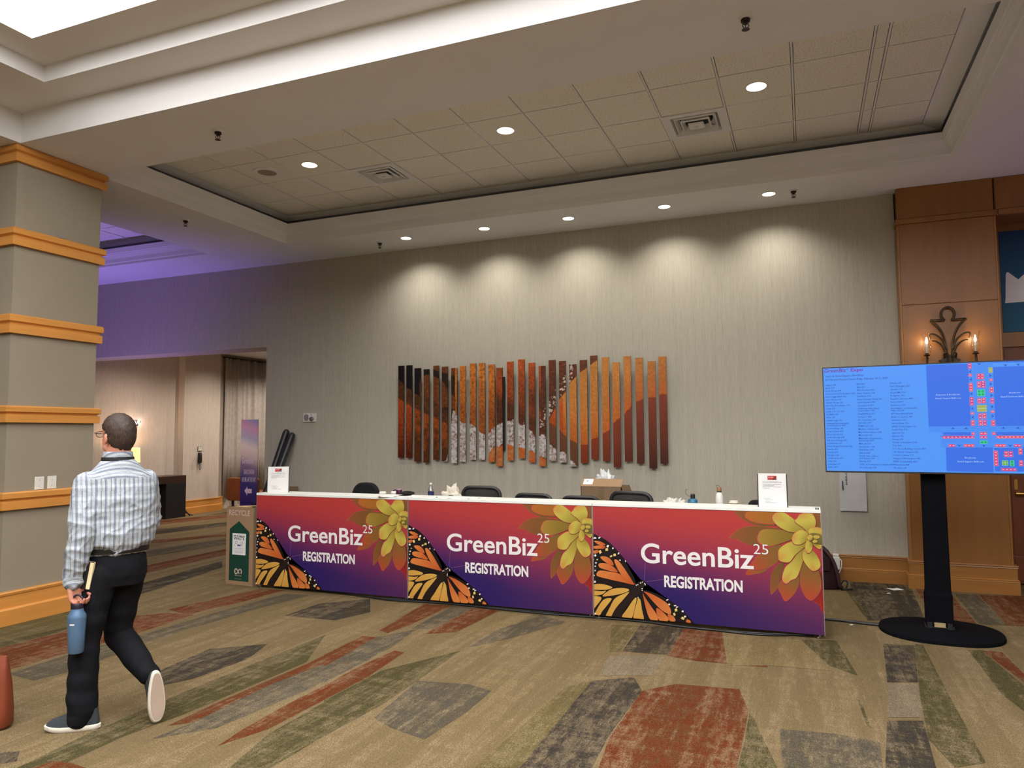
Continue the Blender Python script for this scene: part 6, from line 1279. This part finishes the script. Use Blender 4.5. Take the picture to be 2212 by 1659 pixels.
# hair: short brown cap, thinning at the crown
b = MB(); n1, n2 = 64, 34
vs = []; keep = []
for j in range(n2+1):
    ph_ = -PI/2*0.8 + (PI/2*0.8+PI/2)*j/n2
    for k in range(n1):
        a = 2*PI*k/n1; d = V((math.cos(ph_)*math.cos(a), math.cos(ph_)*math.sin(a), math.sin(ph_)))
        nz_ = noise.fractal(d*7, 1, 2, 3)*0.0035 + noise.noise(V((d.x*34, d.y*34, d.z*8)))*0.0022
        hl = 0.0 + (0.9 if d.x > 0.15 else 0)
        f = d.x; side = abs(d.y)
        low = -0.88 if f < -0.22 else (-0.88+(f+0.22)/0.40*0.92 if f < 0.18 else (0.04+(f-0.18)*0.3 if f < 0.45 else 0.12+(f-0.45)*1.1))
        th = 0.0075 if d.z > low+0.06 else 0.0075*max(0.0, (d.z-low)/0.06)
        th += 0.004*max(0, d.z) + 0.004*max(0, f)*max(0, d.z)
        taper = 1.0 + 0.02*max(0, -d.z)*(1 if f < 0.1 else 0.0)
        r_ = (0.100+th+nz_, (0.0785+th+nz_), 0.103+th+nz_)
        p = HP(-0.012+d.x*r_[0]*taper-0.006*max(0, -d.z), d.y*r_[1]*taper, 0.015+d.z*r_[2]*(1.22 if (d.z < 0 and f < 0.1) else 1.0)); vs.append(p); keep.append(d.z > low)
fs = []
for j in range(n2):
    for k in range(n1):
        q = (j*n1+k, j*n1+(k+1) % n1, (j+1)*n1+(k+1) % n1, (j+1)*n1+k)
        if all(keep[t] for t in q): fs.append(q)
b.add(vs, fs)
def hairmat():
    m, nt, bs = nodemat('brown_hair'); setp(bs, 0.55, 0, 0.4); co = obj_co(nt)
    f = noise_n(nt, scaled(nt, co, (60, 60, 14)), 3.0, 5, 0.7)
    nt.links.new(ramp(nt, f, [(0.3, s255(30, 21, 17)), (0.55, s255(58, 43, 34)), (0.75, s255(92, 74, 60))]), bs.inputs['Base Color']); bump(nt, bs, f, 0.6, 0.004); return m
mp('hair', b, hairmat(), smooth=True)
# eyes
b = MB()
for s in (1, -1): b.ball(HP(0.078, s*0.031, 0.004), 0.0125, 12, 8)
mp('eyes', b, plain('eye_white', s255(226, 220, 214), 0.2), smooth=True)
# glasses
b = MB()
for s in (1, -1):
    lp = [HP(0.104, s*(0.035+0.026*math.cos(t)), 0.002+0.018*math.sin(t)) for t in [2*PI*k/18 for k in range(18)]]
    b.tube(lp, 0.0018, 6, closed=True)
    b.tube([HP(0.104, s*0.061, 0.010), HP(0.094, s*0.079, 0.010), HP(0.03, s*0.083, 0.006), HP(-0.012, s*0.086, 0.002), HP(-0.03, s*0.085, -0.016)], 0.002, 6)
b.tube([HP(0.104, 0.010, 0.006), HP(0.107, 0, 0.008), HP(0.104, -0.010, 0.006)], 0.0018, 6)
gl_ = mp('glasses', b, plain('dark_metal', s255(50, 44, 34), 0.3, .6), smooth=True)
b = MB()
for s in (1, -1): b.add([HP(0.104, s*(0.035+0.025*math.cos(t)), 0.002+0.017*math.sin(t)) for t in [2*PI*k/18 for k in range(18)]], [tuple(range(18))])
obj('lens', b, glassy('lens_glass', (0.96, 0.97, 0.97), 0.02, 0.08), gl_, fix=False)
# shirt
def ell(c, a, bb, z, n=36, tilt=0.0):
    return [V((c[0], c[1], z)) + LB_*(a*math.cos(t)) + FB*(bb*math.sin(t)) + UP*(tilt*math.cos(t)) for t in [2*PI*k/n for k in range(n)]]
b = MB()
b.rings([ell((0.022, 0.05), 0.160, 0.120, 0.965), ell((0.022, 0.05), 0.168, 0.126, 1.0), ell((0.030, 0.05), 0.196, 0.145, 1.03), ell((0.034, 0.05), 0.198, 0.150, 1.08), ell((0.036, 0.05), 0.190, 0.142, 1.18), ell((0.034, 0.05), 0.194, 0.140, 1.28),
         ell((0.028, 0.05), 0.192, 0.130, 1.35), ell((0.024, 0.05), 0.178, 0.120, 1.40), ell((0.022, 0.048), 0.150, 0.108, 1.44), ell((0.02, 0.048), 0.118, 0.096, 1.475), ell((0.018, 0.048), 0.092, 0.085, 1.505), ell((0.015, 0.048), 0.078, 0.077, 1.525)])
b.limb([shL+V((0.025, 0.02, 0.0)), shL, shL.lerp(elL, 0.5), elL, elL.lerp(wrL, 0.5), wrL+V((0.004, 0, 0.03))], [0.072, 0.071, 0.073, 0.070, 0.061, 0.049], 18)
b.limb([wrL+V((0.006, 0, 0.035)), wrL+V((0.002, 0, -0.012))], [0.05, 0.05], 18)
b.limb([shR+V((-0.03, -0.02, 0.0)), shR, shR.lerp(elR, 0.5), elR, elR.lerp(wrR, 0.5), wrR], [0.072, 0.071, 0.073, 0.070, 0.061, 0.048], 18)
me = remesh(b, 0.0065, 3, 0.5)
# folds: soft wrinkles along the back and sleeves
_n = [v.normal.copy() for v in me.vertices]
for v, nn in zip(me.vertices, _n):
    p = v.co.copy()
    r1 = 1-abs(noise.noise(V((p.x*7+p.z*6, p.y*7, p.z*9))))*2; r2 = 1-abs(noise.noise(V((p.x*15-p.z*12, p.y*15, p.z*13+4))))*2
    w = 0.008*r1*abs(r1) + 0.0045*r2*abs(r2) - 0.003
    lowf = clamp((1.40-p.z)/0.2)
    v.co = p + nn*w*(0.35+0.9*lowf)
def shirtmat(name, along):
    m, nt, bs = nodemat(name); setp(bs, 0.8, 0, 0.2); co = obj_co(nt)
    sx = nt.nodes.new('ShaderNodeVectorMath'); sx.operation = 'DOT_PRODUCT'; nt.links.new(co, sx.inputs[0]); sx.inputs[1].default_value = along
    s = math_n(nt, 'MULTIPLY', sx.outputs['Value'], 21.0)
    s = math_n(nt, 'ADD', s, math_n(nt, 'MULTIPLY', noise_n(nt, co, 8, 2), 0.25)); s = math_n(nt, 'FRACT', s)
    W = s255(176, 183, 186); B1 = s255(120, 126, 146); B2 = s255(78, 84, 110); G = s255(140, 142, 150)
    c = ramp(nt, s, [(0.0, W), (0.18, W), (0.20, B2), (0.24, B1), (0.26, W), (0.32, W), (0.34, B2), (0.37, W), (0.60, W), (0.66, G), (0.80, B1), (0.86, B1), (0.90, W)])
    nz_ = noise_n(nt, scaled(nt, co, (1, 1, 3)), 60, 4, 0.7)
    c = mixc(nt, 1.0, c, ramp(nt, nz_, [(0.3, 0.78), (0.7, 1.08)]), 'MULTIPLY')
    sz = nt.nodes.new('ShaderNodeSeparateXYZ'); nt.links.new(co, sz.inputs[0])
    hz = math_n(nt, 'FRACT', math_n(nt, 'MULTIPLY', sz.outputs[2], 15.0))
    c = mixc(nt, 1.0, c, ramp(nt, hz, [(0.0, 0.84), (0.3, 0.86), (0.4, 1.1), (0.55, 1.1), (0.65, 0.9), (1.0, 0.84)]), 'MULTIPLY')
    nt.links.new(c, bs.inputs['Base Color']); bump(nt, bs, noise_n(nt, co, 24, 3), 0.15, 0.01); return m
me.materials.append(shirtmat('striped_shirt', (LB_.x, LB_.y, 0.0))); me.materials.append(shirtmat('striped_shirt_yoke', (FB.x*0.6, FB.y*0.6, 0.8)))
for pl in me.polygons:
    c = pl.center; back = (c-V((0.025, 0.05, 0))).dot(FB); lat = (c-V((0.025, 0.05, 0))).dot(LB_)
    pl.material_index = 1 if (c.z > 1.405 and abs(lat) < 0.17) or (wrL.z-0.06 < c.z < wrL.z+0.02 and lat > 0.1) else 0
shirt = mp('shirt', me, None)
# collar and lanyard
b = MB(); cc = V((0.014, 0.048, 0)); n = 30
def nk(r1, r2, z, rise): return [V((cc.x, cc.y, z)) + LB_*(r1*math.cos(t)) + FB*(r2*math.sin(t)) + UP*(-rise*max(0, math.sin(t))) for t in [2*PI*k/n for k in range(n)]]
b.rings([nk(0.086, 0.084, 1.505, 0.03), nk(0.081, 0.080, 1.545, 0.035), nk(0.077, 0.076, 1.560, 0.04), nk(0.072, 0.072, 1.560, 0.04), nk(0.071, 0.071, 1.50, 0.03)], cap=False)
obj('collar', b, MATS['striped_shirt_yoke'], shirt, smooth=60)
b = MB(); b.rings([nk(0.090, 0.088, 1.506, 0.05), nk(0.0875, 0.086, 1.528, 0.05), nk(0.0845, 0.083, 1.528, 0.05), nk(0.087, 0.085, 1.506, 0.05)], cap=False, closed=True); mp('lanyard', b, plain('black_lanyard', (0.01, 0.01, 0.011), .7), smooth=40)
# trousers
b = MB()
b.rings([ell((0.022, 0.05), 0.152, 0.115, 1.005), ell((0.022, 0.05), 0.156, 0.118, 0.97), ell((0.022, 0.05), 0.165, 0.130, 0.90), ell((0.02, 0.05), 0.168, 0.130, 0.84), ell((0.018, 0.05), 0.150, 0.115, 0.78)])
b.limb([hipL+V((0, 0, -0.04)), hipL.lerp(kneeL, 0.5), kneeL, kneeL.lerp(ankL, 0.5), ankL+V((0, 0, 0.02))], [0.098, 0.092, 0.080, 0.078, 0.080], 18)
b.limb([ankL+V((0, 0, 0.02)), ankL+V((-0.002, 0, -0.022))], [0.078, 0.074], 18)
b.limb([hipR+V((0, 0, -0.04)), hipR.lerp(kneeR, 0.5), kneeR, kneeR.lerp(ankR, 0.5), ankR+(kneeR-ankR).normalized()*0.03], [0.100, 0.094, 0.080, 0.074, 0.062], 18)
me = remesh(b, 0.007, 3, 0.5)
_n = [v.normal.copy() for v in me.vertices]
for v, nn in zip(me.vertices, _n):
    p = v.co.copy(); v.co = p + nn*(noise.noise(V((p.x*7, p.y*7, p.z*14)))*0.009 + noise.noise(V((p.x*17, p.y*17, p.z*9+3)))*0.004)*clamp((0.9-p.z)/0.2)
tr = mp('trousers', me, plain('black_trousers', (0.007, 0.007, 0.009), 0.85, 0, 0.15, 0.3, 16))
b = MB(); b.rings([ell((0.022, 0.05), 0.172, 0.130, 0.975), ell((0.022, 0.05), 0.174, 0.132, 0.980), ell((0.022, 0.05), 0.174, 0.132, 1.004), ell((0.022, 0.05), 0.170, 0.128, 1.006)], cap=False); mp('belt', b, plain('black_belt', (0.009, 0.008, 0.008), 0.5), smooth=40)
# shoes
SHOE = plain('charcoal_knit', s255(58, 62, 64), 0.85, 0, 0.15, 0.15, 90); SOLE = plain('off_white_rubber', s255(214, 206, 190), 0.6); SOLEB = plain('tan_tread', s255(170, 150, 132), 0.7); 
def shoe(Mx):
    def out(sx, sy): # plan outline heel at x=-0.09 .. toe at x=0.19
        pts = []
        for k in range(32):
            t = 2*PI*k/32; x = 0.05+0.142*math.cos(t); wdt = 0.036+0.010*clamp((x+0.05)/0.15)
            pts.append((0.05+(x-0.05)*sx, wdt*math.copysign(abs(math.sin(t))**0.75, math.sin(t))*sy))
        return pts
    def ring(sx, sy, z, lift=0): return [Mx @ V((x, y, z+lift*max(0, (x-0.10)/0.09)**2)) for x, y in out(sx, sy)]
    s_ = MB(); s_.rings([ring(0.96, 0.92, 0.0, 0.012), ring(1.03, 1.06, 0.008, 0.012), ring(1.03, 1.06, 0.026, 0.010), ring(0.98, 1.0, 0.030, 0.010)])
    u = MB(); rs = [ring(0.98, 1.0, 0.028, 0.01)]
    for z, x0, x1, w in ((0.05, -0.088, 0.182, 0.95), (0.068, -0.086, 0.155, 0.85), (0.085, -0.083, 0.10, 0.80), (0.10, -0.08, 0.06, 0.78), (0.115, -0.078, 0.045, 0.76)):
        c = (x0+x1)/2; h = (x1-x0)/2; rs.append([Mx @ V((c+h*math.cos(t), 0.042*w*math.copysign(abs(math.sin(t))**0.8, math.sin(t)), z)) for t in [2*PI*k/32 for k in range(32)]])
    u.rings(rs)
    t_ = MB(); t_.rings([ring(0.92, 0.88, -0.0012, 0.012), ring(0.90, 0.86, -0.0004, 0.012)])
    o = mp('shoe', u, SHOE, smooth=60); obj('sole', s_, SOLE, o, smooth=40); obj('tread', t_, SOLEB, o, smooth=40)
f = V((-0.985, -0.17, 0)).normalized(); l = UP.cross(f)
shoe(Matrix(((f.x, l.x, 0, -0.078), (f.y, l.y, 0, -0.066), (0, 0, 1, 0.0), (0, 0, 0, 1))))
heel, toe = V((0.302, 0.005, 0.235)), V((0.320, -0.005, 0.008))
f = (toe-heel).normalized(); upv = (-FB*-1.0); upv = (FB*1.0+V((-0.25, 0, 0.1))); upv = (upv-f*upv.dot(f)).normalized(); l = upv.cross(f)
o_ = toe - f*0.192
shoe(Matrix(((f.x, l.x, upv.x, o_.x), (f.y, l.y, upv.y, o_.y), (f.z, l.z, upv.z, o_.z+0.002), (0, 0, 0, 1))))
# what he carries: blue flask hung from his fingers, notebook under the hand
fl = thing('steel_flask', 'slate blue insulated flask with dark lid carried in his hand', 'flask', MAN @ V((-0.072, -0.165, 0.452)), R(22))
b = MB(); b.lathe([(0.036, 0.0), (0.040, 0.006), (0.043, 0.10), (0.047, 0.19), (0.047, 0.205), (0.034, 0.225), (0.031, 0.245)], n=28); obj('flask_body', b, plain('slate_blue_steel', s255(84, 112, 142), 0.4, 0.2, .4, .05), fl, smooth=40)
b = MB(); b.lathe([(0.0325, 0.243), (0.0325, 0.268), (0.03, 0.272)], n=24); obj('lid', b, plain('dark_plum_plastic', s255(32, 26, 40), .4), fl, smooth=40)
b = MB(); b.tube(spline3([(-0.03, 0, 0.262), (-0.03, 0, 0.295), (0, 0, 0.315), (0.03, 0, 0.295), (0.03, 0, 0.262)], 6), 0.006, 8); obj('carry_loop', b, MATS['dark_plum_plastic'], fl, smooth=True)
b = MB(); b.add([(-0.012, -0.0468, 0.158), (0.014, -0.0462, 0.158), (0.014, -0.0466, 0.166), (-0.012, -0.0472, 0.166)], [(0, 1, 2, 3)]); obj('logo_print', b, WHITEINK, fl, fix=False)
nb = thing('notebook', 'black notebook with cream page edges held against his thigh', 'notebook', MAN @ V((-0.045, -0.115, 0.866)))
Mn = Matrix.Rotation(R(22), 4, 'Z') @ Matrix.Rotation(R(9), 4, 'Y')
b = MB(); b.box(-0.055, -0.010, -0.078, 0.024, -0.006, 0.078, M=Mn); b.box(-0.055, 0.006, -0.078, 0.024, 0.010, 0.078, M=Mn); b.box(-0.058, -0.010, -0.078, -0.054, 0.010, 0.078, M=Mn); obj('cover', b, BLACK, nb)
b = MB(); b.box(-0.05, -0.0095, -0.076, 0.022, 0.006, 0.076, M=Mn); b.box(0.004, -0.0112, -0.0745, 0.0245, 0.006, 0.0745, M=Mn); obj('pages', b, plain('cream_pages', s255(232, 214, 170), .7), nb)
